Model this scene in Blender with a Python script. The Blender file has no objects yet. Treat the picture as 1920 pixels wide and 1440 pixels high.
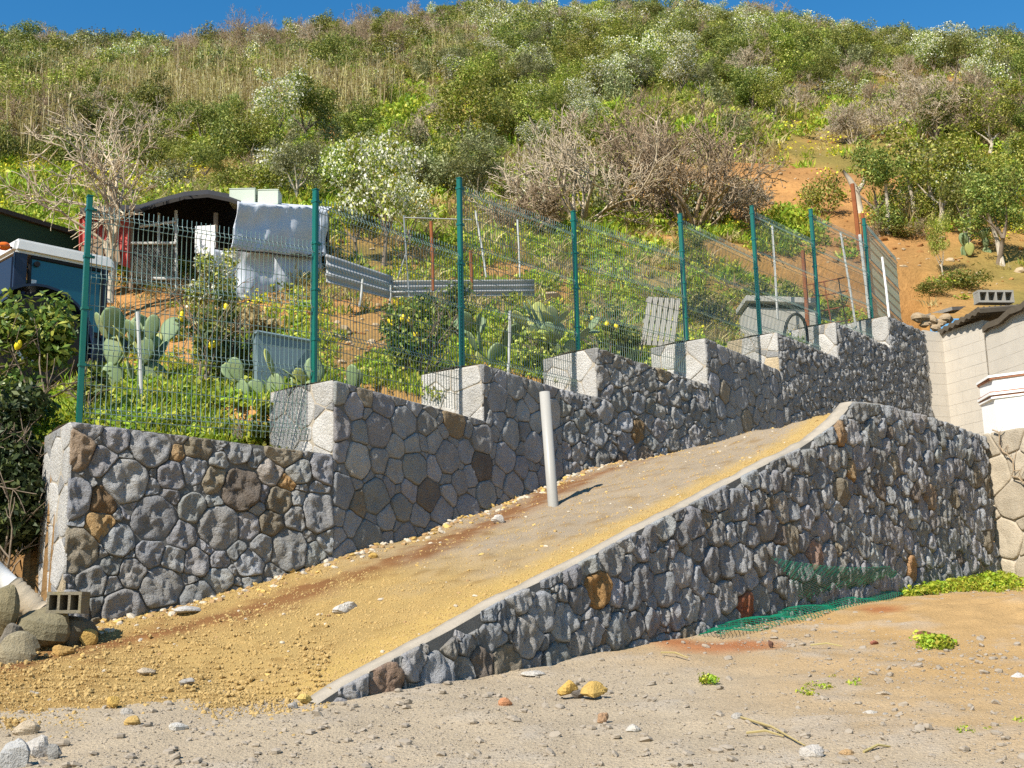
import bpy, bmesh, math, random
import numpy as np
from mathutils import Vector, Matrix, noise as mnoise

random.seed(7)
NR = np.random.default_rng(11)
scene = bpy.context.scene
COL = scene.collection

# ------------------------------------------------------------------ camera, sky, sun, exposure
F_PX = 2250.0                       # focal length in pixels of a 1920 px wide frame
PITCH = math.radians(11.29)         # camera tilted up
ROLL = 0.0234
CAM = np.array([0.0, 0.0, 1.6])
_f = np.array([0.0, math.cos(PITCH), math.sin(PITCH)])
_u0 = np.array([0.0, -math.sin(PITCH), math.cos(PITCH)])
_r0 = np.array([1.0, 0.0, 0.0])
_r = math.cos(ROLL) * _r0 - math.sin(ROLL) * _u0
_u = math.sin(ROLL) * _r0 + math.cos(ROLL) * _u0

cam_data = bpy.data.cameras.new("camera")
cam_data.sensor_fit = 'HORIZONTAL'
cam_data.sensor_width = 36.0
cam_data.lens = F_PX / 1920.0 * 36.0
cam_data.clip_start = 0.1
cam_data.clip_end = 2000.0
cam = bpy.data.objects.new("camera", cam_data)
COL.objects.link(cam)
cam.matrix_world = Matrix(((_r[0], _u[0], -_f[0], CAM[0]), (_r[1], _u[1], -_f[1], CAM[1]), (_r[2], _u[2], -_f[2], CAM[2]), (0, 0, 0, 1)))
scene.camera = cam

SUN_AZ = math.radians(52.0)         # the light travels towards (cos, sin) of this
SUN_EL = math.radians(44.0)
world = bpy.data.worlds.new("World")
scene.world = world
world.use_nodes = True
_nt = world.node_tree
_bg = _nt.nodes["Background"]
_sky = _nt.nodes.new("ShaderNodeTexSky")
_sky.sky_type = 'NISHITA'
_sky.sun_disc = False
_sky.sun_elevation = SUN_EL
_sky.sun_rotation = math.atan2(-math.cos(SUN_AZ), -math.sin(SUN_AZ))
_sky.altitude = 300.0
_sky.air_density = 1.5
_sky.dust_density = 0.0
_sky.ozone_density = 5.0
_hs = _nt.nodes.new('ShaderNodeHueSaturation')
_hs.inputs['Saturation'].default_value = 1.35
_nt.links.new(_sky.outputs[0], _hs.inputs['Color'])
_nt.links.new(_hs.outputs[0], _bg.inputs[0])
_bg.inputs[1].default_value = 0.09

sun_data = bpy.data.lights.new("sun", 'SUN')
sun_data.energy = 5.0
sun_data.angle = math.radians(0.5)
sun_data.color = (1.0, 0.94, 0.84)
sun = bpy.data.objects.new("sun", sun_data)
COL.objects.link(sun)
_ld = Vector((math.cos(SUN_AZ) * math.cos(SUN_EL), math.sin(SUN_AZ) * math.cos(SUN_EL), -math.sin(SUN_EL)))
sun.rotation_euler = _ld.to_track_quat('-Z', 'Y').to_euler()

scene.view_settings.view_transform = 'Standard'
scene.view_settings.look = 'None'
scene.view_settings.exposure = 0.65
scene.view_settings.gamma = 1.0
scene.cycles.max_bounces = 6
scene.cycles.transparent_max_bounces = 8
scene.cycles.use_denoising = False


def P(px, py, Y):
    """World point seen in the photograph at (px, py) that stands Y metres in front of the camera."""
    d = _f + _r * ((px - 960.0) / F_PX) + _u * ((720.0 - py) / F_PX)
    return CAM + d * (Y / d[1])


def proj(p):
    q = np.asarray(p, float) - CAM
    w = q @ _f
    return 960.0 + F_PX * (q @ _r) / w, 720.0 - F_PX * (q @ _u) / w, w


# ------------------------------------------------------------------ mesh and object helpers
class MB:
    """Collects vertices and faces; build() links them as one mesh object."""
    def __init__(self):
        self.v, self.f = [], []

    def add(self, vs, fs):
        o = len(self.v)
        self.v.extend([tuple(map(float, p)) for p in vs])
        self.f.extend([tuple(i + o for i in t) for t in fs])

    def box(self, c, size, rot=None, taper=1.0):
        hx, hy, hz = size[0] / 2, size[1] / 2, size[2] / 2
        vs = []
        for sz in (-1, 1):
            k = taper if sz > 0 else 1.0
            for sx, sy in ((-1, -1), (1, -1), (1, 1), (-1, 1)):
                vs.append(Vector((sx * hx * k, sy * hy * k, sz * hz)))
        if rot is not None:
            vs = [rot @ v for v in vs]
        c = Vector(c)
        self.add([v + c for v in vs], [(3, 2, 1, 0), (4, 5, 6, 7), (0, 1, 5, 4), (1, 2, 6, 5), (2, 3, 7, 6), (3, 0, 4, 7)])

    def tube(self, pts, radii, sides=6, caps=True):
        pts = [Vector(p) for p in pts]
        if not hasattr(radii, '__len__'):
            radii = [radii] * len(pts)
        n = len(pts)
        rings = []
        ref = Vector((0.13, 0.27, 0.95))
        for i in range(n):
            t = (pts[min(i + 1, n - 1)] - pts[max(i - 1, 0)])
            if t.length < 1e-9:
                t = Vector((0, 0, 1))
            t.normalize()
            a = t.cross(ref)
            if a.length < 0.05:
                a = t.cross(Vector((1, 0, 0)))
            a.normalize()
            b = t.cross(a)
            rings.append([pts[i] + (a * math.cos(2 * math.pi * k / sides) + b * math.sin(2 * math.pi * k / sides)) * radii[i] for k in range(sides)])
        vs = [v for r in rings for v in r]
        fs = []
        for i in range(n - 1):
            for k in range(sides):
                k2 = (k + 1) % sides
                fs.append((i * sides + k, i * sides + k2, (i + 1) * sides + k2, (i + 1) * sides + k))
        if caps:
            fs.append(tuple(range(sides)))
            fs.append(tuple((n - 1) * sides + k for k in reversed(range(sides))))
        self.add(vs, fs)

    def mesh(self, name, smooth=False, bevel=0.0):
        me = bpy.data.meshes.new(name)
        me.from_pydata(self.v, [], self.f)
        if bevel > 0:
            bm = bmesh.new()
            bm.from_mesh(me)
            bmesh.ops.bevel(bm, geom=list(bm.edges), offset=bevel, segments=2, affect='EDGES', clamp_overlap=True)
            bm.to_mesh(me)
            bm.free()
        me.update()
        if smooth:
            me.polygons.foreach_set('use_smooth', [True] * len(me.polygons))
        return me

    def build(self, name, material, parent=None, smooth=False, bevel=0.0):
        me = self.mesh(name, smooth, bevel)
        return link_mesh(name, me, material, parent)


def link_mesh(name, me, material, parent=None):
    if material is not None and not me.materials:
        me.materials.append(material)
    o = bpy.data.objects.new(name, me)
    COL.objects.link(o)
    if parent is not None:
        set_parent(o, parent)
    return o


def set_parent(o, parent):
    """Parent keeping world coordinates; the parents used this way are only moved, never turned."""
    o.parent = parent
    t = Vector((0, 0, 0))
    q = parent
    while q is not None:
        t += q.location
        if q.parent is not None:
            t += q.matrix_parent_inverse.translation
        q = q.parent
    o.matrix_parent_inverse = Matrix.Translation(-t)


def np_mesh(name, verts, faces, smooth=False):
    """Mesh from numpy arrays; all faces have the same number of corners."""
    verts = np.asarray(verts, np.float32)
    faces = np.asarray(faces, np.int32)
    me = bpy.data.meshes.new(name)
    m, k = faces.shape
    me.vertices.add(len(verts))
    me.vertices.foreach_set('co', verts.ravel())
    me.loops.add(m * k)
    me.loops.foreach_set('vertex_index', faces.ravel())
    me.polygons.add(m)
    me.polygons.foreach_set('loop_start', np.arange(0, m * k, k, dtype=np.int32))
    me.polygons.foreach_set('loop_total', np.full(m, k, np.int32))
    if smooth:
        me.polygons.foreach_set('use_smooth', np.ones(m, bool))
    me.update(calc_edges=True)
    me.validate()
    return me


def set_col(me, cols):
    """Per-vertex colour attribute 'col'."""
    a = me.color_attributes.new('col', 'FLOAT_COLOR', 'POINT')
    c = np.ones((len(me.vertices), 4), np.float32)
    c[:, :3] = cols
    a.data.foreach_set('color', c.ravel())


def tag(o, label, cat, group=None):
    o['label'] = label
    o['category'] = cat
    if group:
        o['group'] = group
    return o


def structure(o):
    o['kind'] = 'structure'
    return o


def empty(name, loc):
    o = bpy.data.objects.new(name, None)
    COL.objects.link(o)
    o.empty_display_size = 0.2
    o.location = loc
    return o


def thing(name, loc, label, cat, group=None):
    return tag(empty(name, loc), label, cat, group)


def fbm(x, y, z=0.0, oct=4):
    return mnoise.fractal(Vector((x, y, z)), 0.9, 2.1, oct)


_PERM = np.random.default_rng(3).random((256, 256)) * 2 - 1


def vnoise(x, y, oct=4, seed=0.0):
    """Smooth fractal noise of whole arrays, about -1 to 1."""
    x = np.asarray(x, float) + seed * 17.3; y = np.asarray(y, float) + seed * 9.1
    out = 0.0; amp = 0.6
    for k in range(oct):
        xi, yi = np.floor(x).astype(int), np.floor(y).astype(int)
        fx, fy = x - xi, y - yi
        fx = fx * fx * fx * (fx * (fx * 6 - 15) + 10); fy = fy * fy * fy * (fy * (fy * 6 - 15) + 10)
        a = _PERM[xi % 256, yi % 256]; b = _PERM[(xi + 1) % 256, yi % 256]
        c = _PERM[xi % 256, (yi + 1) % 256]; d = _PERM[(xi + 1) % 256, (yi + 1) % 256]
        out = out + amp * ((a * (1 - fx) + b * fx) * (1 - fy) + (c * (1 - fx) + d * fx) * fy)
        x = x * 2.13 + 5.2; y = y * 2.13 + 1.7; amp *= 0.52
    return out


# ------------------------------------------------------------------ materials
def _n(nt, t, **kw):
    n = nt.nodes.new(t)
    for k, v in kw.items():
        setattr(n, k, v)
    return n


def _math(nt, op, a, b=None):
    n = _n(nt, 'ShaderNodeMath', operation=op)
    for i, v in enumerate((a, b)):
        if v is None:
            continue
        if isinstance(v, (int, float)):
            n.inputs[i].default_value = v
        else:
            nt.links.new(v, n.inputs[i])
    return n.outputs[0]


def _mix(nt, fac, a, b, blend='MIX'):
    n = _n(nt, 'ShaderNodeMix', data_type='RGBA', blend_type=blend)
    for sock, v in ((n.inputs[0], fac), (n.inputs[6], a), (n.inputs[7], b)):
        if isinstance(v, (int, float)):
            sock.default_value = v
        elif isinstance(v, tuple):
            sock.default_value = (*v[:3], 1.0)
        else:
            nt.links.new(v, sock)
    return n.outputs[2]


def _noise(nt, vec, scale, detail=4.0, rough=0.6):
    n = _n(nt, 'ShaderNodeTexNoise')
    n.inputs['Scale'].default_value = scale
    n.inputs['Detail'].default_value = detail
    n.inputs['Roughness'].default_value = rough
    nt.links.new(vec, n.inputs['Vector'])
    return n


def _ramp(nt, fac, stops):
    n = _n(nt, 'ShaderNodeValToRGB')
    el = n.color_ramp.elements
    while len(el) < len(stops):
        el.new(0.5)
    for e, (p, c) in zip(el, stops):
        e.position = p
        e.color = (*c, 1.0) if not isinstance(c, (int, float)) else (c, c, c, 1.0)
    nt.links.new(fac, n.inputs[0])
    return n.outputs[0]


def new_mat(name):
    m = bpy.data.materials.new(name)
    m.use_nodes = True
    nt = m.node_tree
    b = nt.nodes['Principled BSDF']
    return m, nt, b


def surface_mat(name, col=(0.5, 0.5, 0.5), rough=0.85, var=0.35, scale=6.0, fine=60.0, fine_var=0.25, bump=0.4, bump_dist=0.01,
                source='plain', island=0.0, tint2=None, tint2_amt=0.0, spec=0.3, metallic=0.0, objspace=False, coat=0.0, bump_scale=None):
    """Base colour (plain, object colour or the mesh's own 'col') with two noises of wear on it and a bump."""
    m, nt, b = new_mat(name)
    if objspace:
        vec = _n(nt, 'ShaderNodeTexCoord').outputs['Object']
    else:
        vec = _n(nt, 'ShaderNodeNewGeometry').outputs['Position']
    if source == 'object':
        base = _n(nt, 'ShaderNodeObjectInfo').outputs['Color']
    elif source == 'attr':
        base = _n(nt, 'ShaderNodeAttribute', attribute_name='col').outputs['Color']
    else:
        base = _n(nt, 'ShaderNodeRGB')
        base.outputs[0].default_value = (*col, 1)
        base = base.outputs[0]
    n1 = _noise(nt, vec, scale, 5.0, 0.65)
    n2 = _noise(nt, vec, fine, 3.0, 0.7)
    f1 = _math(nt, 'MULTIPLY_ADD', n1.outputs[0], 2 * var)
    f1.node.inputs[2].default_value = 1.0 - var
    f2 = _math(nt, 'MULTIPLY_ADD', n2.outputs[0], 2 * fine_var)
    f2.node.inputs[2].default_value = 1.0 - fine_var
    f = _math(nt, 'MULTIPLY', f1, f2)
    if island > 0:
        r = _n(nt, 'ShaderNodeNewGeometry').outputs['Random Per Island']
        fi = _math(nt, 'MULTIPLY_ADD', r, 2 * island)
        fi.node.inputs[2].default_value = 1.0 - island
        f = _math(nt, 'MULTIPLY', f, fi)
    cb = _n(nt, 'ShaderNodeCombineColor')
    for i in range(3):
        nt.links.new(f, cb.inputs[i])
    c = _mix(nt, 1.0, base, cb.outputs[0], 'MULTIPLY')
    if tint2 is not None:
        n3 = _noise(nt, vec, scale * 0.6 + 0.37, 4.0, 0.6)
        k = _ramp(nt, n3.outputs[0], [(0.5, 0.0), (0.72, tint2_amt)])
        c = _mix(nt, k, c, tint2)
    nt.links.new(c, b.inputs['Base Color'])
    b.inputs['Roughness'].default_value = rough
    b.inputs['Metallic'].default_value = metallic
    b.inputs['Specular IOR Level'].default_value = spec
    if coat:
        b.inputs['Coat Weight'].default_value = coat
        b.inputs['Coat Roughness'].default_value = 0.15
    if bump > 0:
        bn = _n(nt, 'ShaderNodeBump')
        bn.inputs['Strength'].default_value = bump
        bn.inputs['Distance'].default_value = bump_dist
        if bump_scale:
            n4 = _noise(nt, vec, bump_scale, 6.0, 0.7)
            nt.links.new(n4.outputs[0], bn.inputs['Height'])
        else:
            h = _math(nt, 'ADD', n1.outputs[0], n2.outputs[0])
            nt.links.new(h, bn.inputs['Height'])
        nt.links.new(bn.outputs[0], b.inputs['Normal'])
    return m


def leaf_mat(name, c1, c2, c3=None, trans=0.25, rough=0.55):
    """Foliage: colour differs from leaf to leaf and from plant to plant, some light passes through."""
    m, nt, b = new_mat(name)
    r = _n(nt, 'ShaderNodeNewGeometry').outputs['Random Per Island']
    ro = _n(nt, 'ShaderNodeObjectInfo').outputs['Random']
    stops = [(0.0, c1), (0.62, c2)] + ([(0.92, c3)] if c3 else [])
    c = _ramp(nt, r, stops)
    hv = _n(nt, 'ShaderNodeHueSaturation')
    nt.links.new(c, hv.inputs['Color'])
    v = _math(nt, 'MULTIPLY_ADD', ro, 0.5)
    v.node.inputs[2].default_value = 0.75
    nt.links.new(v, hv.inputs['Value'])
    h = _math(nt, 'MULTIPLY_ADD', ro, 0.04)
    h.node.inputs[2].default_value = 0.48
    nt.links.new(h, hv.inputs['Hue'])
    nt.links.new(hv.outputs[0], b.inputs['Base Color'])
    b.inputs['Roughness'].default_value = rough
    b.inputs['Specular IOR Level'].default_value = 0.35
    tr = _n(nt, 'ShaderNodeBsdfTranslucent')
    nt.links.new(hv.outputs[0], tr.inputs[0])
    mx = _n(nt, 'ShaderNodeMixShader')
    mx.inputs[0].default_value = trans
    nt.links.new(b.outputs[0], mx.inputs[1])
    nt.links.new(tr.outputs[0], mx.inputs[2])
    nt.links.new(mx.outputs[0], nt.nodes['Material Output'].inputs[0])
    return m


M = {}
M['stone'] = surface_mat('wall_stone', source='object', rough=0.9, var=0.4, scale=3.2, fine=55, fine_var=0.4, bump=1.0, bump_dist=0.04, bump_scale=36,
                         island=0.12, tint2=(0.33, 0.27, 0.15), tint2_amt=0.25)
M['mortar'] = surface_mat('mortar', (0.13, 0.125, 0.115), 0.95, 0.3, 5, 70, 0.3, 0.6, 0.01)
M['coping'] = surface_mat('cement_coping', (0.36, 0.31, 0.24), 0.92, 0.25, 4, 60, 0.2, 0.5, 0.01, tint2=(0.25, 0.22, 0.17), tint2_amt=0.6)
M['ground'] = surface_mat('bare_ground', source='attr', rough=0.97, var=0.28, scale=2.2, fine=42, fine_var=0.35, bump=0.8, bump_dist=0.03, spec=0.1)
M['ramp'] = surface_mat('ramp_gravel', source='attr', rough=0.97, var=0.2, scale=3.0, fine=70, fine_var=0.4, bump=0.9, bump_dist=0.02, spec=0.1)
M['hill'] = surface_mat('hillside_soil', source='attr', rough=0.98, var=0.35, scale=0.9, fine=8, fine_var=0.4, bump=0.7, bump_dist=0.08, spec=0.05)
M['pebble_yellow'] = surface_mat('yellow_lapilli', (0.43, 0.295, 0.12), 0.95, 0.25, 20, 90, 0.2, 0.3, 0.004, objspace=True, spec=0.1)
M['pebble_grey'] = surface_mat('grey_pebble', (0.31, 0.26, 0.20), 0.95, 0.3, 20, 90, 0.2, 0.3, 0.004, objspace=True, spec=0.1)
M['rock'] = surface_mat('loose_rock', source='object', rough=0.95, var=0.3, scale=8, fine=60, fine_var=0.35, bump=0.8, bump_dist=0.02, spec=0.15)
M['green_paint'] = surface_mat('green_fence_coating', (0.003, 0.105, 0.072), 0.35, 0.1, 3, 40, 0.1, 0.0, spec=0.6, coat=0.3)
M['green_wire'] = surface_mat('green_wire_coating', (0.13, 0.20, 0.17), 0.25, 0.1, 3, 40, 0.1, 0.0, spec=0.9, coat=0.6)
M['green_mesh'] = surface_mat('bright_green_plastic_wire', (0.006, 0.17, 0.085), 0.35, 0.15, 3, 40, 0.1, 0.0, spec=0.5)
M['galv'] = surface_mat('galvanised_wire', (0.32, 0.32, 0.30), 0.45, 0.2, 3, 40, 0.1, 0.0, metallic=0.6)
M['pvc'] = surface_mat('pale_plastic_pipe', (0.36, 0.345, 0.31), 0.4, 0.08, 2, 30, 0.06, 0.05, 0.003)
M['white_paint'] = surface_mat('white_paint', (0.80, 0.79, 0.76), 0.75, 0.08, 2, 30, 0.06, 0.2, 0.004)
M['white_metal'] = surface_mat('white_metal_post', (0.48, 0.48, 0.45), 0.5, 0.12, 4, 40, 0.1, 0.0)
M['rust'] = surface_mat('rusty_iron', (0.26, 0.085, 0.03), 0.9, 0.4, 8, 60, 0.3, 0.5, 0.004)
M['concrete'] = surface_mat('grey_concrete', (0.30, 0.28, 0.24), 0.95, 0.3, 6, 60, 0.3, 0.6, 0.01)
M['concrete_dark'] = surface_mat('weathered_concrete', (0.19, 0.165, 0.115), 0.95, 0.35, 7, 55, 0.4, 0.7, 0.015, tint2=(0.24, 0.2, 0.07), tint2_amt=0.7)
M['block'] = surface_mat('pale_concrete_block', (0.50, 0.45, 0.375), 0.95, 0.14, 3, 80, 0.12, 0.4, 0.006)
M['render'] = surface_mat('pale_render', (0.46, 0.41, 0.34), 0.95, 0.14, 3, 80, 0.1, 0.3, 0.005)
M['old_stone'] = surface_mat('old_tan_stone', source='object', rough=0.95, var=0.3, scale=5, fine=50, fine_var=0.25, bump=0.7, bump_dist=0.02)
M['fibre'] = surface_mat('brown_fibre_cement', (0.10, 0.080, 0.055), 0.9, 0.4, 6, 50, 0.3, 0.4, 0.006)
M['tile'] = surface_mat('terracotta_edge', (0.30, 0.13, 0.07), 0.9, 0.3, 8, 50, 0.2, 0.3, 0.004)
M['bark_pale'] = surface_mat('pale_bark', (0.42, 0.36, 0.27), 0.95, 0.3, 4, 30, 0.25, 0.6, 0.01)
M['bark'] = surface_mat('grey_brown_bark', (0.20, 0.155, 0.11), 0.95, 0.3, 4, 30, 0.25, 0.6, 0.01)
M['twig'] = surface_mat('dry_twig', (0.33, 0.245, 0.155), 0.95, 0.35, 1.5, 20, 0.2, 0.0, island=0.3)
M['twig_pale'] = surface_mat('pale_twig', (0.46, 0.375, 0.26), 0.95, 0.35, 1.5, 20, 0.2, 0.0, island=0.3)
M['leaf_dark'] = leaf_mat('dark_leaf', (0.055, 0.085, 0.010), (0.18, 0.22, 0.03), (0.42, 0.40, 0.10))
M['leaf_shade'] = leaf_mat('shade_dark_leaf', (0.012, 0.022, 0.006), (0.04, 0.06, 0.014), (0.12, 0.14, 0.04))  # leaf colour darkened to paint in the shade left of the wall
M['leaf_mid'] = leaf_mat('mid_leaf', (0.09, 0.135, 0.012), (0.30, 0.34, 0.035), (0.56, 0.51, 0.14))
M['leaf_olive'] = leaf_mat('olive_leaf', (0.10, 0.12, 0.04), (0.25, 0.26, 0.10), (0.40, 0.39, 0.20))
M['leaf_citrus'] = leaf_mat('citrus_leaf', (0.035, 0.075, 0.012), (0.15, 0.20, 0.03), (0.38, 0.36, 0.07), rough=0.4)
M['grass'] = leaf_mat('fresh_grass', (0.11, 0.19, 0.012), (0.36, 0.46, 0.03), (0.56, 0.54, 0.07), trans=0.35)
M['grass_dry'] = leaf_mat('dry_grass', (0.32, 0.24, 0.10), (0.50, 0.40, 0.18), trans=0.3)
M['reed'] = leaf_mat('dry_reed', (0.30, 0.25, 0.09), (0.55, 0.46, 0.20), (0.66, 0.58, 0.32), trans=0.2)
M['blossom'] = leaf_mat('cream_blossom', (0.62, 0.60, 0.42), (0.82, 0.80, 0.66), trans=0.3)
M['yellow_flower'] = leaf_mat('yellow_flower', (0.65, 0.55, 0.02), (0.80, 0.70, 0.05), trans=0.3)
M['cactus'] = surface_mat('prickly_pear_skin', source='object', tint2=(0.30, 0.27, 0.12), tint2_amt=0.5, rough=0.6, var=0.25, scale=7, fine=60, fine_var=0.15, bump=0.3, bump_dist=0.006)
M['lemon'] = surface_mat('lemon_skin', (0.80, 0.62, 0.02), 0.45, 0.1, 10, 60, 0.1, 0.3, 0.002)

# ------------------------------------------------------------------ layout of the two stone walls (plan and heights)
def xy(px, Y, py=800):
    p = P(px, py, Y)
    return np.array([p[0], p[1]])

# front face of the upper wall: corners where it steps up, with one bend
UP_PX = [(130, 11.0), (625, 12.5), (905, 14.5), (1050, 15.85), (1119, 16.35), (1328, 18.25), (1465, 20.25), (1577, 22.0), (1677, 23.75), (1742, 25.0)]
UP = np.array([xy(px, Y, 860 if px < 700 else 740) for px, Y in UP_PX])
UP_S = np.concatenate([[0], np.cumsum(np.hypot(*np.diff(UP, axis=0).T))])
# front face of the ramp wall: one straight line
RW = np.array([xy(596, 8.75, 1320), xy(1872, 17.4, 1085)])
RW_LEN = float(np.hypot(*(RW[1] - RW[0])))


def on_line(px, py, A, B):
    """Point of the vertical plane through A-B seen at the pixel, as (distance along, height)."""
    d = P(px, py, 10.0) - CAM
    e = B - A
    k = np.linalg.solve(np.array([[d[0], -e[0]], [d[1], -e[1]]]), A - CAM[:2])
    L = float(np.hypot(*e))
    return k[1] * L, CAM[2] + k[0] * d[2]


def on_upper(px, py):
    for i in range(len(UP) - 1):
        s, z = on_line(px, py, UP[i], UP[i + 1])
        L = UP_S[i + 1] - UP_S[i]
        if s <= L or i == len(UP) - 2:
            if s >= 0 or i == 0:
                return UP_S[i] + s, z
            return UP_S[i], z
    return UP_S[-1], z


def up_point(s, depth=0.0):
    """Plan point at s along the upper wall; depth is in front of (+) or behind (-) the face."""
    i = int(np.clip(np.searchsorted(UP_S, s, 'right') - 1, 0, len(UP) - 2))
    e = (UP[i + 1] - UP[i]) / (UP_S[i + 1] - UP_S[i])
    n = np.array([e[1], -e[0]])
    return UP[i] + e * (s - UP_S[i]) + n * depth


RW_E = (RW[1] - RW[0]) / RW_LEN
RW_N = np.array([RW_E[1], -RW_E[0]])


def rw_point(s, depth=0.0):
    return RW[0] + RW_E * s + RW_N * depth


def ground_z(x, y):
    x = np.asarray(x, float); y = np.asarray(y, float)
    return 0.121 * y - 0.005 * x

# line where the ramp meets the upper wall, and the top of the ramp wall
BASE_UP = [on_upper(*p) for p in [(150, 1185), (200, 1172), (330, 1140), (450, 1110), (600, 1060), (720, 1024), (850, 985), (1000, 922), (1100, 884), (1200, 867), (1320, 850), (1400, 834), (1500, 806), (1570, 788), (1740, 778)]]
TOP_RW = [on_line(px, py, RW[0], RW[1]) for px, py in [(598, 1316), (645, 1284), (760, 1222), (850, 1175), (960, 1112), (1080, 1056), (1180, 1000), (1290, 945), (1400, 886), (1500, 838), (1548, 806), (1574, 785), (1601, 752), (1660, 758), (1750, 783), (1842, 816)]]
TOP_RW[0] = (0.0, TOP_RW[0][1])
TOP_RW[-1] = (RW_LEN, TOP_RW[-1][1])
TOP_RW = sorted(TOP_RW)


def lerp_tab(tab, s):
    a = np.array(tab)
    return np.interp(s, a[:, 0], a[:, 1])

# ------------------------------------------------------------------ ground
def build_ground():
    ys = np.concatenate([np.linspace(-6, 4, 12), np.linspace(4.3, 20, 230), np.linspace(20.5, 34, 12)])
    xs = np.concatenate([np.linspace(-26, -6, 14), np.linspace(-5.8, 10.5, 230), np.linspace(11, 34, 16)])
    X, Y = np.meshgrid(xs, ys)
    Z = ground_z(X, Y)
    grey = np.array([0.39, 0.312, 0.212]); tan = np.array([0.43, 0.275, 0.12]); red = np.array([0.34, 0.13, 0.05]); pale = np.array([0.41, 0.355, 0.285])
    a = vnoise(X * 0.5, Y * 0.5, 4, 3.1); b = vnoise(X * 2.3, Y * 2.3, 4, 9.7)
    Z = Z + 0.035 * a + 0.018 * b
    Z = Z + 0.16 * np.exp(-((X - 5.6) / 1.3) ** 2 - ((Y - 13.0) / 1.1) ** 2) * (1 + 0.5 * b)
    w = np.clip((X - 1.0 + 0.6 * (Y - 9)) / 4.2 + 0.45 * a, 0, 1)[..., None]
    w2 = np.clip(b * 0.9 - 0.15, 0, 0.7)[..., None]
    C = (grey * (1 - w) + tan * w) * (1 - w2) + pale * w2
    # a reddish spill in front of the ramp wall
    for px, py, Yd, ra, rb in [(1330, 1214, 11.9, 0.42, 0.10), (1400, 1208, 12.0, 0.35, 0.10), (1265, 1205, 11.8, 0.25, 0.07), (1650, 1150, 14.2, 0.25, 0.12)]:
        p = ray_ground(px, py)
        d = np.hypot((X - p[0]) / ra, (Y - p[1]) / (rb * 4))
        w = np.clip(1.25 - d, 0, 0.85)[..., None]
        C = C * (1 - w) + red * w
    n, m = X.shape
    idx = np.arange(n * m).reshape(n, m)
    faces = np.stack([idx[:-1, :-1], idx[:-1, 1:], idx[1:, 1:], idx[1:, :-1]], -1).reshape(-1, 4)
    me = np_mesh('ground', np.stack([X, Y, Z], -1).reshape(-1, 3), faces, True)
    set_col(me, C.reshape(-1, 3))
    structure(link_mesh('ground', me, M['ground']))


def ray_ground(px, py):
    d = P(px, py, 10.0) - CAM
    # z = 1.6 + k dz  =  0.121 k dy - 0.005 k dx
    k = 1.6 / (0.121 * d[1] - 0.005 * d[0] - d[2])
    return CAM + d * k

# ------------------------------------------------------------------ ramp between the two walls
RAMP_DIR = RW_E
RAMP_T0, RAMP_T1 = -6.5, RW_LEN + 4.0


def ramp_edges(t):
    """Left (upper wall) and right (ramp wall) edge of the ramp at t metres along it, as 3D points."""
    r = rw_point(t, -0.15)
    zr = lerp_tab(TOP_RW, min(max(t, 0.0), RW_LEN)) - 0.05
    tc = TOP_RW[-4][0]
    if t > tc - 0.5:
        zr = min(zr, TOP_RW[-4][1] - 0.10)
    # across the ramp to the upper wall's face
    n = -RW_N
    best = None
    for i in range(len(UP) - 1):
        A = UP[i] - (UP[1] - UP[0]) * (3.0 if i == 0 else 0.0)
        e = UP[i + 1] - A
        k = np.linalg.solve(np.array([[n[0], -e[0]], [n[1], -e[1]]]), A - r)
        if -0.02 <= k[1] <= 1.02 and k[0] > 0:
            best = (k[0], A + e * k[1]); break
    if best is None:
        i = len(UP) - 2
        e = UP[i + 1] - UP[i]
        k = np.linalg.solve(np.array([[n[0], -e[0]], [n[1], -e[1]]]), UP[i] - r)
        best = (k[0], UP[i] + e * k[1])
    l = best[1]
    # distance along the upper wall
    ds = [np.hypot(*(l - up_point(s))) for s in np.linspace(-3, UP_S[-1] + 2, 300)]
    s = np.linspace(-3, UP_S[-1] + 2, 300)[int(np.argmin(ds))]
    zl = lerp_tab(BASE_UP, s)
    if s < BASE_UP[0][0]:
        zl = BASE_UP[0][1] - 0.16 * (BASE_UP[0][0] - s)
    if t < 0:
        zr = TOP_RW[0][1] - 0.05 + 0.13 * t
    return np.array([l[0], l[1], zl]), np.array([r[0], r[1], zr])


def ramp_z(a, b, k):
    """Height across the ramp: a ridge of loose stuff along the wall, a little hollow in the middle."""
    return a * (1 - k) + b * k


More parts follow.
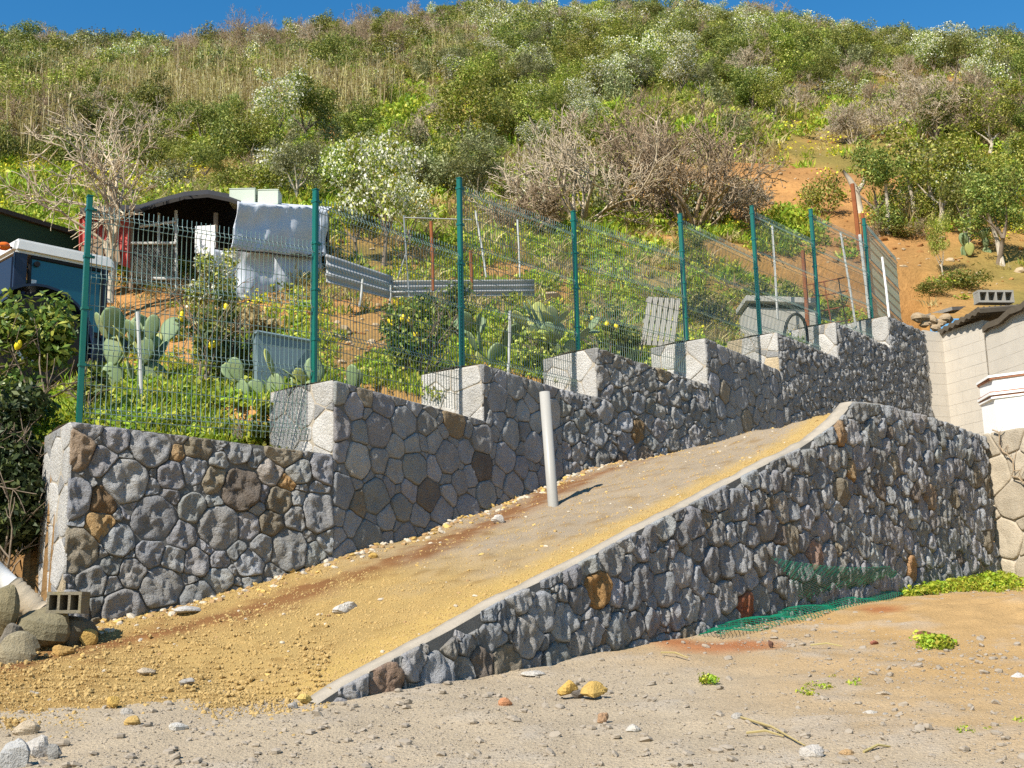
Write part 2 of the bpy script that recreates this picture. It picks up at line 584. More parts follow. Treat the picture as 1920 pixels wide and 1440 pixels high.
def build_ramp():
    nt, ns = 300, 70
    V = np.zeros((nt, ns, 3)); C = np.zeros((nt, ns, 3))
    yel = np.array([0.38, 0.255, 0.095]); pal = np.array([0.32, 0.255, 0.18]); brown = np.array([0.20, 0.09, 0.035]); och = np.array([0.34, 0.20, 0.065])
    edges = []
    for j in range(nt):
        t = RAMP_T0 + (RAMP_T1 - RAMP_T0) * j / (nt - 1)
        L, R = ramp_edges(t)
        if t < 0:      # at the foot the gravel spills out over the ground, to the right and left
            R = R + np.array([RW_N[0], RW_N[1], 0]) * min(0.9, -t * 0.35)
        L = L - np.array([RW_N[0], RW_N[1], 0]) * 0.02
        edges.append((t, L, R))
        for i in range(ns):
            k = i / (ns - 1)
            p = L * (1 - k) + R * k
            nz = fbm(p[0] * 1.1, p[1] * 1.1, 1.0, 4)
            nf = fbm(p[0] * 5, p[1] * 5, 4.0, 3)
            p = p.copy()
            p[2] += 0.04 * nz * math.sin(math.pi * min(1, max(0, k))) + 0.02 * nf - 0.02 * (math.exp(-((k - 0.38) / 0.05) ** 2) + math.exp(-((k - 0.72) / 0.05) ** 2))
            if k < 0.16:
                p[2] += 0.05 * (0.16 - k) / 0.16 * (0.6 + 0.8 * nz)
            V[j, i] = p
            # colours: ochre gravel, a brown damp streak along the wall side, paler compacted ground higher up
            up = np.clip((t - 1.8) / 2.6 + 0.7 * nz, 0, 1)
            c = yel * (1 - up * 0.92) + pal * up * 0.92
            foot = np.clip((-t - 0.1) / 1.6 + 0.7 * nz + 0.5 * nf, 0, 1)
            c = c * (1 - foot * 0.75) + och * 0.9 * foot * 0.75
            dk = np.clip(nf * 1.2 - 0.25, 0, 0.6)
            c = c * (1 - dk) + och * 0.7 * dk
            edge = np.clip((k - 0.80) / 0.1, 0, 1) * np.clip((t + 0.5) / 1, 0, 1)
            c = c * (1 - edge * 0.8) + np.array([0.46, 0.31, 0.10]) * edge * 0.8
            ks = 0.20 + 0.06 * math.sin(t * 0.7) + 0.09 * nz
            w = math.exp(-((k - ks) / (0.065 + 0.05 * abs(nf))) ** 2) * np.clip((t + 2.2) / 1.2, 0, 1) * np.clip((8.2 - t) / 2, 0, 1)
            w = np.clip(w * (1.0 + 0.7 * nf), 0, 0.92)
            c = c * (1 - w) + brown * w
            C[j, i] = c
    idx = np.arange(nt * ns).reshape(nt, ns)
    faces = np.stack([idx[:-1, :-1], idx[:-1, 1:], idx[1:, 1:], idx[1:, :-1]], -1).reshape(-1, 4)
    me = np_mesh('ramp', V.reshape(-1, 3), faces, True)
    set_col(me, C.reshape(-1, 3))
    structure(link_mesh('ramp', me, M['ramp']))
    return V

# ------------------------------------------------------------------ hillside
HILL_TAB = {
    -500: [(8, 1100), (11, 930), (14, 850), (18.5, 780), (21, 720), (23, 600), (26, 460), (34, 370), (44, 300), (60, 210), (85, 120), (125, 40), (150, 30)],
    0: [(9.5, 990), (11, 900), (14, 830), (18.5, 760), (21, 700), (23, 590), (26, 460), (34, 375), (44, 305), (60, 220), (85, 152), (120, 104), (150, 108)],
    300: [(12.0, 815), (15, 755), (18.5, 690), (22, 595), (26, 490), (32, 405), (44, 315), (62, 222), (90, 155), (125, 110), (155, 114)],
    600: [(13.2, 780), (16, 715), (20, 630), (26, 510), (32, 415), (44, 312), (62, 215), (90, 138), (130, 76), (160, 80)],
    900: [(15.3, 760), (18, 690), (21, 625), (26, 530), (32, 428), (44, 318), (62, 208), (92, 112), (132, 38), (162, 38)],
    1150: [(17.5, 735), (20, 680), (24, 595), (28, 515), (34, 425), (46, 312), (64, 202), (94, 108), (132, 38), (162, 40)],
    1400: [(20.5, 690), (23, 640), (27, 555), (32, 462), (38, 388), (48, 302), (66, 198), (96, 108), (132, 45), (162, 48)],
    1650: [(24.5, 640), (27, 585), (31, 508), (36, 435), (42, 368), (52, 292), (70, 198), (98, 126), (130, 92), (160, 96)],
    1900: [(28, 572), (31, 520), (35, 462), (40, 402), (46, 346), (56, 277), (72, 194), (100, 130), (130, 106), (160, 110)],
    2450: [(30, 560), (33, 500), (40, 400), (46, 346), (56, 277), (72, 200), (100, 135), (130, 110), (160, 112)],
}
_HU, _HZ = [], []
_HY = np.concatenate([np.linspace(6, 40, 120), np.linspace(40.5, 200, 160)])
for _px in sorted(HILL_TAB):
    tab = HILL_TAB[_px]
    pts = np.array([P(_px, r, Y) for Y, r in tab])
    _HU.append(float((pts[:, 0] / pts[:, 1])[len(pts) // 2]))
    yy = np.append(pts[:, 1], 210.0)
    zz = np.append(pts[:, 2], pts[-1, 2] - 12.0)
    zi = np.interp(_HY, yy, zz)
    first = pts[0]
    zi = np.where(_HY < first[1], first[2] + (_HY - first[1]) * 0.25, zi)
    k = np.ones(7) / 7
    zi = np.convolve(np.pad(zi, 3, mode='edge'), k, 'valid')
    _HZ.append(zi)
_HU = np.array(_HU); _HZ = np.array(_HZ)


def hill_z0(x, y):
    x = np.atleast_1d(np.asarray(x, float)); y = np.atleast_1d(np.asarray(y, float))
    u = np.clip(x / np.maximum(y, 1), _HU[0], _HU[-1])
    iy = np.clip(np.interp(y, _HY, np.arange(len(_HY))), 0, len(_HY) - 1.001)
    iu = np.clip(np.interp(u, _HU, np.arange(len(_HU))), 0, len(_HU) - 1.001)
    a = iu.astype(int); b = iy.astype(int); fu = iu - a; fy = iy - b
    return ((1 - fu) * ((1 - fy) * _HZ[a, b] + fy * _HZ[a, b + 1]) + fu * ((1 - fy) * _HZ[a + 1, b] + fy * _HZ[a + 1, b + 1]))


def hill_z(x, y):
    x1 = np.atleast_1d(np.asarray(x, float)); y1 = np.atleast_1d(np.asarray(y, float))
    z = hill_z0(x1, y1)
    k = np.clip((y1 - 16) / 30, 0.15, 1.0)
    n = 0.8 * vnoise(x1 * 0.16, y1 * 0.16, 4, 2.0) + 0.15 * vnoise(x1 * 0.8, y1 * 0.8, 3, 5.0)
    z = z + n * k
    near = (y1 < 32) & (x1 / np.maximum(y1, 1) < 0.36) & (x1 > UP[0][0] - 1.5)
    if near.any():
        D, S = behind_upper(x1[near], y1[near])
        tops = np.array([top_at(min(max(s, 0.02), UP_S[-1] - 0.02)) for s in S])
        z[near] = np.minimum(z[near], tops - 0.06 + 0.62 * np.maximum(D - 1.05, 0))
    return z


def hit_hill(px, py):
    """Where the line of sight of a pixel meets the hillside."""
    Ys = np.concatenate([np.linspace(10, 40, 241), np.linspace(40.3, 170, 260)])
    pts = np.array([P(px, py, Y) for Y in Ys])
    h = hill_z(pts[:, 0], pts[:, 1])
    below = np.nonzero(pts[:, 2] < h)[0]
    if len(below) == 0:
        return None
    p = pts[below[0]].copy()
    p[2] = h[below[0]]
    return p


def behind_upper(x, y):
    """How far plan points lie behind the front face of the upper wall (negative: in front)."""
    x = np.asarray(x, float); y = np.asarray(y, float)
    best = np.full(x.shape, 1e9); sign = np.ones(x.shape); along = np.zeros(x.shape)
    for i in range(len(UP) - 1):
        A, B = UP[i].copy(), UP[i + 1].copy()
        e = (B - A) / np.hypot(*(B - A))
        if i == 0:
            A = A - e * 30
        if i == len(UP) - 2:
            B = B + e * 30
        L = np.hypot(*(B - A))
        s = np.clip((x - A[0]) * e[0] + (y - A[1]) * e[1], 0, L)
        dx, dy = x - (A[0] + e[0] * s), y - (A[1] + e[1] * s)
        d = np.hypot(dx, dy)
        sg = np.where(dx * e[1] - dy * e[0] < 0, 1.0, -1.0)
        m = d < best - 1e-9
        best = np.where(m, d, best); sign = np.where(m, sg, sign)
        along = np.where(m, UP_S[i] + (s - (30 if i == 0 else 0)), along)
    return best * sign, along


def build_hill():
    us = np.linspace(-0.80, 0.80, 300)
    ys = np.concatenate([np.linspace(8.0, 32, 170), np.geomspace(32.3, 200, 170)])
    U, Y = np.meshgrid(us, ys)
    X = U * Y
    Z = hill_z(X, Y)
    soil = np.array([0.42, 0.215, 0.075]); soil2 = np.array([0.30, 0.15, 0.055]); grass = np.array([0.15, 0.155, 0.04]); dry = np.array([0.28, 0.20, 0.09])
    D, S = behind_upper(X, Y)
    left = S < 0.0
    keep = np.where((X > UP[-1][0] - 0.2) | (U > 0.34), Y > 25.9, D > 0.45)
    keep = np.where(left & (Y < 30), D > -2.5, keep)
    # bank beside the wall's free end
    k = np.clip((D - 0.9) / 2.6, 0, 1); k = k * k * (3 - 2 * k)
    Z = np.where(left & (Y < 30), (ground_z(X, Y) - 0.25) * (1 - k) + np.maximum(Z, ground_z(X, Y)) * k, Z)
    a = vnoise(X * 0.11, Y * 0.11, 4, 7.0); b = vnoise(X * 0.45, Y * 0.45, 4, 1.0)
    g = np.clip(0.55 + 1.1 * a + 0.6 * b, 0, 1)
    # the bare slope right of the fig tree
    bare = np.clip(1.2 - np.abs((U - 0.30) / 0.11), 0, 1) * np.clip((50 - Y) / 10, 0, 1)
    g = g * 0.7 * (1 - 0.95 * bare)
    g = (g * (1 - 0.45 * np.clip((29 - Y) / 4, 0, 1) * np.clip((0.14 - U) / 0.08, 0, 1)))[..., None]
    kb = np.clip(b + 0.3, 0, 1)[..., None]; ka = np.clip(-a + 0.2, 0, 0.6)[..., None]
    C = (soil * (1 - kb) + soil2 * kb) * (1 - g) + (grass * (1 - ka) + dry * ka) * g
    # bank soil darkened to paint in the shade beside the wall's free end
    bank_shade = (np.clip((4.5 - D) / 1.5, 0, 1) * np.clip(-S / 0.3 + 0.6, 0, 1) * (Y < 30))[..., None]
    C = C * (1 - bank_shade) + np.array([0.085, 0.062, 0.036]) * bank_shade
    n, m = X.shape
    idx = np.arange(n * m).reshape(n, m)
    faces = np.stack([idx[:-1, :-1], idx[:-1, 1:], idx[1:, 1:], idx[1:, :-1]], -1).reshape(-1, 4)
    kf = keep.ravel()
    faces = faces[kf[faces].all(1)]
    used = np.unique(faces)
    remap = -np.ones(n * m, int); remap[used] = np.arange(len(used))
    me = np_mesh('hillside', np.stack([X, Y, Z], -1).reshape(-1, 3)[used], remap[faces], True)
    set_col(me, C.reshape(-1, 3)[used])
    structure(link_mesh('hillside', me, M['hill']))

build_ground()
RAMP_V = build_ramp()

# ------------------------------------------------------------------ stone walls
def clip_poly(poly, a, b, c):
    """Keep the part of a convex polygon where a x + b y <= c."""
    out = []
    n = len(poly)
    for i in range(n):
        p, q = poly[i], poly[(i + 1) % n]
        dp, dq = a * p[0] + b * p[1] - c, a * q[0] + b * q[1] - c
        if dp <= 0:
            out.append(p)
        if (dp < 0 < dq) or (dq < 0 < dp):
            k = dp / (dp - dq)
            out.append((p[0] + (q[0] - p[0]) * k, p[1] + (q[1] - p[1]) * k))
    return out


def area(poly):
    return 0.5 * sum(poly[i][0] * poly[(i + 1) % len(poly)][1] - poly[(i + 1) % len(poly)][0] * poly[i][1] for i in range(len(poly)))


def stone_cells(region, radii, rng, gap=0.012, ysq=1.0):
    """Random stones of mixed size packed in a box region (x0, x1, y0, y1): list of (seed, polygon)."""
    x0, x1, y0, y1 = region
    seeds = []
    for r, tries in radii:
        for _ in range(int(tries * (x1 - x0) * (y1 - y0))):
            x, y = rng.uniform(x0, x1), rng.uniform(y0, y1)
            ok = True
            for (a, b, q) in seeds:
                dx, dy = x - a, (y - b) / ysq
                if dx * dx + dy * dy < (0.62 * (r + q)) ** 2:
                    ok = False
                    break
            if ok:
                seeds.append((x, y, r))
    S = np.array(seeds)
    cells = []
    for i, (x, y, r) in enumerate(seeds):
        poly = [(x0, y0), (x1, y0), (x1, y1), (x0, y1)]
        d2 = (S[:, 0] - x) ** 2 + (S[:, 1] - y) ** 2
        for j in np.argsort(d2)[1:26]:
            qx, qy, q = S[j]
            dx, dy = qx - x, qy - y
            d = math.hypot(dx, dy)
            c = (qx * qx + qy * qy - x * x - y * y + r * r - q * q) / 2 - gap * 0.5 * d
            poly = clip_poly(poly, dx, dy, c)
            if len(poly) < 3:
                break
        if len(poly) >= 3:
            cells.append(((x, y), poly))
    return cells


def round_outline(poly, n, rng, wobble=0.05):
    """Chaikin-rounded outline resampled to n points, a little uneven."""
    pts = [np.array(p) for p in poly]
    for cut in (0.05, 0.13):
        out = []
        for i in range(len(pts)):
            a, b = pts[i], pts[(i + 1) % len(pts)]
            out += [a * (1 - cut) + b * cut, a * cut + b * (1 - cut)]
        pts = out
    P_ = np.array(pts + [pts[0]])
    L = np.concatenate([[0], np.cumsum(np.hypot(*np.diff(P_, axis=0).T))])
    t = np.linspace(0, L[-1], n, endpoint=False)
    return np.stack([np.interp(t, L, P_[:, 0]), np.interp(t, L, P_[:, 1])], 1)


RINGS = (1.0, 0.975, 0.92, 0.83, 0.72, 0.59, 0.44, 0.28, 0.13)


def stone_verts(poly, to_world, rng, bulge, rough, n=30, seed=0.0, noise_scale=11.0, zk=0.7):
    """Pillow-shaped stone with a broken face; to_world(s, z, depth) places it."""
    out = round_outline(poly, n, rng)
    c = out.mean(0)
    tilt = np.array([rng.uniform(-1, 1), rng.uniform(-1, 1)]) * 0.22 * bulge / 0.05
    vs, fs = [], []
    depth_of = lambda k: bulge * (1 - k ** 18)
    for ri, k in enumerate(RINGS):
        for q in out:
            p = c + (q - c) * k
            w = to_world(p[0], p[1], 0.0)
            nz = mnoise.fractal(Vector((w[0] * noise_scale + seed, w[1] * noise_scale, w[2] * noise_scale * zk)), 0.8, 2.2, 3)
            d = -0.022 if ri == 0 else depth_of(k) + rough * nz + float(tilt @ (p - c))
            vs.append(to_world(p[0], p[1], d))
    w = to_world(c[0], c[1], 0.0)
    nz = mnoise.fractal(Vector((w[0] * noise_scale + seed, w[1] * noise_scale, w[2] * noise_scale * zk)), 0.8, 2.2, 3)
    vs.append(to_world(c[0], c[1], bulge + rough * nz))
    for ri in range(len(RINGS) - 1):
        for i in range(n):
            j = (i + 1) % n
            fs.append((ri * n + i, ri * n + j, (ri + 1) * n + j, (ri + 1) * n + i))
    last = (len(RINGS) - 1) * n
    for i in range(n):
        fs.append((last + i, last + (i + 1) % n, len(vs) - 1))
    return vs, fs


def stone_colour(rng, special=0.06):
    g = rng.uniform(0.21, 0.35)
    c = np.array([g * rng.uniform(0.97, 1.05), g, g * rng.uniform(0.94, 1.04)])
    k = rng.random()
    if k < special:
        c = np.array([0.36, 0.20, 0.075]) * rng.uniform(0.8, 1.2)
    elif k < special + 0.045:
        c = np.array([0.27, 0.23, 0.17]) * rng.uniform(0.75, 1.1)
    elif k < special + 0.065:
        c = np.array([0.19, 0.155, 0.125]) * rng.uniform(0.8, 1.1)
    return c


def add_stones(root, stones, material, limit=300, name='stone'):
    """stones: (verts, faces, colour). The ones that show largest are parts of their own, the rest one part."""
    def shown(st):
        v = st[0]
        q = np.array([proj(p)[:2] for p in v[:30]])
        return abs(area([tuple(a) for a in q]))
    stones = sorted(stones, key=shown, reverse=True)
    for vs, fs, c in stones[:limit]:
        ctr = np.mean(np.array(vs), 0)
        me = bpy.data.meshes.new(name)
        me.from_pydata([tuple(np.array(p) - ctr) for p in vs], [], fs)
        me.polygons.foreach_set('use_smooth', [True] * len(me.polygons))
        me.materials.append(material)
        o = bpy.data.objects.new(name, me)
        COL.objects.link(o)
        o.location = ctr
        o.color = (*c, 1)
        set_parent(o, root)
    if len(stones) > limit:
        mb = MB()
        for vs, fs, c in stones[limit:]:
            mb.add(vs, fs)
        o = mb.build('small_stones', material, root, smooth=True)
        o.color = (0.28, 0.275, 0.265, 1)
        o['kind'] = 'stuff'


def size_px(st):
    q = np.array([proj(p)[:2] for p in st[0][:30:3]])
    return math.sqrt(abs(area([tuple(a) for a in q])))


# ---- the stepped upper wall
THICK = 1.0
# top of each step along the front face: (start pixel, end pixel)
STEPS = [((130, 789), (622, 851)), ((627, 712), (906, 788)), ((905, 682), (1119, 744)), ((1118, 652), (1327, 721)),
         ((1330, 637), (1461, 694)), ((1463, 625), (1575, 673)), ((1576, 608), (1677, 655)), ((1678, 598), (1736, 624))]
STEP_I = [(0, 1), (1, 2), (2, 4), (4, 5), (5, 6), (6, 7), (7, 8), (8, 9)]     # corners of UP between which a step runs
step_z = []
for (a, b), (i, j) in zip(STEPS, STEP_I):
    s0, z0 = on_upper(*a); s1, z1 = on_upper(*b)
    k = (z1 - z0) / (s1 - s0)
    step_z.append((UP_S[i], UP_S[j], z0 + k * (UP_S[i] - s0), z0 + k * (UP_S[j] - s0)))


def up_base(s):
    return float(lerp_tab(BASE_UP, s)) - 0.22


def top_at(s):
    for a, b, z0, z1 in step_z:
        if s <= b or b == step_z[-1][1]:
            return z0 + (z1 - z0) * (s - a) / (b - a)


def build_upper_wall():
    rng = random.Random(5)
    p0 = up_point(0, -0.5)
    root = thing('stone_retaining_wall', (p0[0], p0[1], 1.3), 'long stepped grey stone retaining wall carrying the green fence above the ramp', 'stone wall')
    s_end = UP_S[-1]
    # mortar body
    mb = MB(); cop = MB()
    for (a, b, z0, z1) in step_z:
        ss = sorted(set([a, b] + [s for s in UP_S if a < s < b] + list(np.linspace(a, b, 9))))
        for s0, s1 in zip(ss[:-1], ss[1:]):
            za, zb = z0 + (z1 - z0) * (s0 - a) / (b - a), z0 + (z1 - z0) * (s1 - a) / (b - a)
            e = 1e-4
            f0, f1 = up_point(s0 + e, -0.012), up_point(s1 - e, -0.012)
            b0, b1 = up_point(s0 + e, -THICK), up_point(s1 - e, -THICK)
            g0, g1 = up_base(s0), up_base(s1)
            q = [(f0[0], f0[1], g0), (f1[0], f1[1], g1), (f1[0], f1[1], zb - 0.004), (f0[0], f0[1], za - 0.004),
                 (b0[0], b0[1], g0), (b1[0], b1[1], g1), (b1[0], b1[1], zb - 0.004), (b0[0], b0[1], za - 0.004)]
            mb.add(q, [(0, 1, 2, 3), (5, 4, 7, 6)])
            # rough cement along the top
            hh = [0.012 * fbm(f[0] * 6, f[1] * 6, 2.0, 3) for f in (f0, f1, b0, b1)]
            mid0, mid1 = (f0 + b0) / 2, (f1 + b1) / 2
            cop.add([q[3], q[2], (mid1[0], mid1[1], zb + 0.03 + hh[1]), (mid0[0], mid0[1], za + 0.03 + hh[0]), q[6], q[7]],
                    [(0, 1, 2, 3), (3, 2, 4, 5)])
        for s, z, fl in ((a, z0, 1), (b, z1, 0)):
            e = 1e-4 if fl else -1e-4
            f, k = up_point(s + e, -0.012), up_point(s + e, -THICK)
            g = up_base(s)
            (cop if fl else mb).add([(f[0], f[1], g), (f[0], f[1], z - 0.004), (k[0], k[1], z - 0.004), (k[0], k[1], g)], [(0, 1, 2, 3) if fl else (3, 2, 1, 0)])
    mb.build('mortar', M['mortar'], root)
    cop.build('coping', M['coping'], root, smooth=False)
    stones = []

    def w_front(s, z, d):
        p = up_point(s, d)
        return (p[0], p[1], z)

    zmin = min(up_base(s) for s in np.linspace(0, s_end, 40))
    zmax = max(z for st in step_z for z in st[2:])
    # the wall is laid in bands along its length so that stone sizes can change with the section
    spans = [(0.0, UP_S[1], [(0.24, 6), (0.17, 120), (0.125, 260), (0.08, 420), (0.055, 400)], 0.028, 0.045, 0.006),
             (UP_S[1], UP_S[3], [(0.23, 10), (0.175, 160), (0.13, 240), (0.09, 350)], 0.020, 0.018, 0.0),
             (UP_S[3], UP_S[5], [(0.20, 10), (0.15, 160), (0.11, 240), (0.075, 400)], 0.028, 0.045, 0.006),
             (UP_S[5], UP_S[6], [(0.22, 10), (0.17, 160), (0.125, 240), (0.085, 350)], 0.022, 0.02, 0.0),
             (UP_S[6], s_end, [(0.18, 10), (0.14, 160), (0.105, 240), (0.075, 400)], 0.03, 0.045, 0.008)]
    for a, b, radii, bulge, rough, special in spans:
        lo = min(up_base(s) for s in np.linspace(a, b, 9)) - 0.1
        hi = max(top_at(s + 1e-3) for s in np.linspace(a, b - 2e-3, 20)) + 0.02
        for (seed, poly) in stone_cells((a, b, lo, hi), radii, rng, gap=0.005):
            for k, (sa, sb, z0, z1) in enumerate(step_z):
                # which step does the seed stand in
                if sa <= seed[0] < sb or (k == len(step_z) - 1 and seed[0] >= sb):
                    kk = (z1 - z0) / (sb - sa)
                    poly = clip_poly(poly, -kk, 1.0, z0 - kk * sa - 0.006)      # below this step's top
                    if len(poly) >= 3 and k > 0:
                        pz = step_z[k - 1]
                        zl = pz[3]
                        if any(p[0] < sa - 1e-6 and p[1] > zl - 0.02 for p in poly):
                            poly = clip_poly(poly, -1.0, 0.0, -sa)
                    break
            if len(poly) < 3 or abs(area(poly)) < 0.0035:
                continue
            base = max(up_base(p[0]) for p in poly)
            if max(p[1] for p in poly) < base + 0.06:
                continue
            bl = bulge * rng.uniform(0.6, 1.25) * min(1.0, math.sqrt(abs(area(poly))) / 0.26)
            vs, fs = stone_verts(poly, w_front, rng, bl, rough, seed=rng.uniform(0, 50))
            stones.append((vs, fs, stone_colour(rng, special)))
    # the smooth end faces of the steps and of the wall's free end
    for k, (sa, sb, z0, z1) in enumerate(step_z):
        lo = step_z[k - 1][3] - 0.05 if k else up_base(0.0)
        base = up_point(sa + 1e-4, 0.0)
        bk = up_point(sa + 1e-4, -1.0) - base

        e = -(up_point(sa + 0.01, 0.0) - base) / 0.01

        def w_end(t, z, d, base=base, bk=bk, e=e):
            p = base + bk * t + e * d
            return (p[0], p[1], z)
        rad = [(0.26, 30), (0.2, 60), (0.14, 120), (0.09, 300)] if k < 2 else [(0.27, 60), (0.2, 60), (0.14, 60)]
        for seed, poly in stone_cells((0.0, THICK, lo, z0), rad, rng, gap=0.005):
            poly = clip_poly(poly, 0.0, 1.0, z0 - 0.004)
            if len(poly) < 3 or abs(area(poly)) < 0.004:
                continue
            poly = poly[::-1]
            vs, fs = stone_verts(poly, w_end, rng, 0.010, 0.006, seed=rng.uniform(0, 50), noise_scale=5)
            g = rng.uniform(0.44, 0.56)  # paler than the front stones: direct sunlight painted into the end faces
            col = np.array([g, g * 0.96, g * 0.89]) if rng.random() > 0.07 else np.array([0.50, 0.40, 0.26])
            stones.append((vs, fs, col))
    # a few stones that stand out: ochre and dark ones near the free end
    picks = [((343, 843), (0.34, 0.22, 0.11)), ((534, 893), (0.38, 0.23, 0.10)), ((212, 985), (0.40, 0.26, 0.12)), ((180, 915), (0.20, 0.13, 0.07)), ((150, 815), (0.30, 0.22, 0.15)), ((490, 870), (0.34, 0.30, 0.26)), ((855, 790), (0.27, 0.2, 0.12)), ((700, 870), (0.42, 0.40, 0.36)), ((1190, 795), (0.22, 0.15, 0.08))]
    for (px, py), col in picks:
        best = min(range(len(stones)), key=lambda i: math.hypot(proj(stones[i][0][-1])[0] - px, proj(stones[i][0][-1])[1] - py) - 0.8 * size_px(stones[i]))
        stones[best] = (stones[best][0], stones[best][1], np.array(col))
    add_stones(root, stones, M['stone'])
    return root, len(stones)


# ---- the straight wall that holds the ramp
def rw_top(s):
    return float(lerp_tab(TOP_RW, s))


def build_ramp_wall():
    rng = random.Random(21)
    p0 = rw_point(0, -0.15)
    root = thing('ramp_wall', (p0[0], p0[1], 0.9), 'rough grey stone wall in the foreground rising with the ramp to a peak', 'stone wall')
    W = 0.19
    ss = sorted(set([t[0] for t in TOP_RW] + list(np.linspace(0, RW_LEN, 60))))
    mb, cop = MB(), MB()
    for s0, s1 in zip(ss[:-1], ss[1:]):
        za, zb = rw_top(s0), rw_top(s1)
        f0, f1, b0, b1 = rw_point(s0, -0.014), rw_point(s1, -0.014), rw_point(s0, -W), rw_point(s1, -W)
        g0, g1 = float(ground_z(*f0)) - 0.3, float(ground_z(*f1)) - 0.3
        mb.add([(f0[0], f0[1], g0), (f1[0], f1[1], g1), (f1[0], f1[1], zb - 0.02), (f0[0], f0[1], za - 0.02)], [(0, 1, 2, 3)])
        h0, h1 = 0.018 * fbm(s0 * 3, 0.3, 1.0, 3), 0.018 * fbm(s1 * 3, 0.3, 1.0, 3)
        w0, w1 = 0.02 * fbm(s0 * 4, 4.3, 1.0, 3), 0.02 * fbm(s1 * 4, 4.3, 1.0, 3)
        m0, m1 = rw_point(s0, -0.05 + w0), rw_point(s1, -0.05 + w1)
        cop.add([(f0[0], f0[1], za - 0.035), (f1[0], f1[1], zb - 0.035), (m1[0], m1[1], zb + h1), (m0[0], m0[1], za + h0), (b1[0], b1[1], zb + h1), (b0[0], b0[1], za + h0),
                 (b1[0], b1[1], g1), (b0[0], b0[1], g0)], [(0, 1, 2, 3), (3, 2, 4, 5), (5, 4, 6, 7)])
    f, b = rw_point(RW_LEN, -0.014), rw_point(RW_LEN, -W)
    g = float(ground_z(*f)) - 0.3
    mb.add([(f[0], f[1], g), (b[0], b[1], g), (b[0], b[1], rw_top(RW_LEN)), (f[0], f[1], rw_top(RW_LEN) - 0.02)], [(0, 1, 2, 3)])
    f, b = rw_point(0, -0.014), rw_point(0, -W)
    mb.add([(f[0], f[1], g - 2), (f[0], f[1], rw_top(0) - 0.02), (b[0], b[1], rw_top(0)), (b[0], b[1], g - 2)], [(0, 1, 2, 3)])
    mb.build('mortar', M['mortar'], root)
    cop.build('coping', M['coping'], root, smooth=True)

    def w_front(s, z, d):
        p = rw_point(s, d)
        return (p[0], p[1], z)
    stones = []
    zlo = float(ground_z(*RW[0])) - 0.15
    cells = stone_cells((0, RW_LEN, zlo, max(t[1] for t in TOP_RW)), [(0.19, 14), (0.15, 170), (0.11, 260), (0.075, 380), (0.05, 300)], rng, gap=0.003, ysq=1.2)
    segs = [(TOP_RW[i], TOP_RW[i + 1]) for i in range(len(TOP_RW) - 1)]
    for seed, poly in cells:
        if seed[1] > rw_top(seed[0]) + 0.05:
            continue
        # the top line: clip by every stretch of it that passes over this stone (peak: convex enough)
        xs = [p[0] for p in poly]
        for (sa, za), (sb, zb) in segs:
            if sb < min(xs) or sa > max(xs):
                continue
            k = (zb - za) / (sb - sa)
            poly2 = clip_poly(poly, -k, 1.0, za - k * sa - 0.012)
            if len(poly2) >= 3:
                poly = poly2
        if len(poly) < 3 or abs(area(poly)) < 0.003:
            continue
        fl = float(ground_z(*rw_point(seed[0]))) - 0.02
        if max(p[1] for p in poly) < fl + 0.05:
            continue
        bl = 0.034 * rng.uniform(0.55, 1.3) * min(1.0, math.sqrt(abs(area(poly))) / 0.24)
        vs, fs = stone_verts(poly, w_front, rng, bl, 0.05, seed=rng.uniform(0, 50), noise_scale=14, zk=0.32)
        stones.append((vs, fs, stone_colour(rng, 0.002)))
    for (px, py), col in [((1590, 830), (0.34, 0.22, 0.12)), ((1596, 893), (0.34, 0.23, 0.12)), ((1410, 1155), (0.30, 0.10, 0.05)), ((1722, 1062), (0.36, 0.21, 0.10)), ((1545, 1028), (0.30, 0.2, 0.15)), ((1730, 935), (0.3, 0.22, 0.15)), ((700, 1268), (0.25, 0.17, 0.12)), ((1475, 935), (0.34, 0.31, 0.27))]:
        best = min(range(len(stones)), key=lambda i: math.hypot(proj(stones[i][0][-1])[0] - px, proj(stones[i][0][-1])[1] - py) - 0.8 * size_px(stones[i]))
        stones[best] = (stones[best][0], stones[best][1], np.array(col))
    add_stones(root, stones, M['stone'])
    return root, len(stones)

build_hill()
UPPER, _n1 = build_upper_wall()
RAMPW, _n2 = build_ramp_wall()
print('stones', _n1, _n2)

# ------------------------------------------------------------------ helpers for built objects
def plate(mb, pts, thick, direction=(0, 1, 0)):
    """Flat polygon given by its corners, with thickness along a direction."""
    d = Vector(direction).normalized() * thick
    n = len(pts)
    a = [Vector(p) for p in pts]
    b = [p + d for p in a]
    mb.add(a + b, [tuple(range(n)), tuple(reversed(range(n, 2 * n)))] + [(i, n + i, n + (i + 1) % n, (i + 1) % n) for i in range(n)])


def pole(name, px0, py0, px1, py1, Y0, Y1, r, material, label, cat, sides=8, group=None):
    """A straight post between two points of the scene; the foot is at the second one."""
    a, b = P(px0, py0, Y0), P(px1, py1, Y1)
    root = MB()
    mid = (Vector(a) + Vector(b)) / 2 + Vector((0.008, 0.004, 0))
    root.tube([a, mid, b], [r, r, r * 1.02], sides)
    return tag(root.build(name, material, None, smooth=False), label, cat, group)


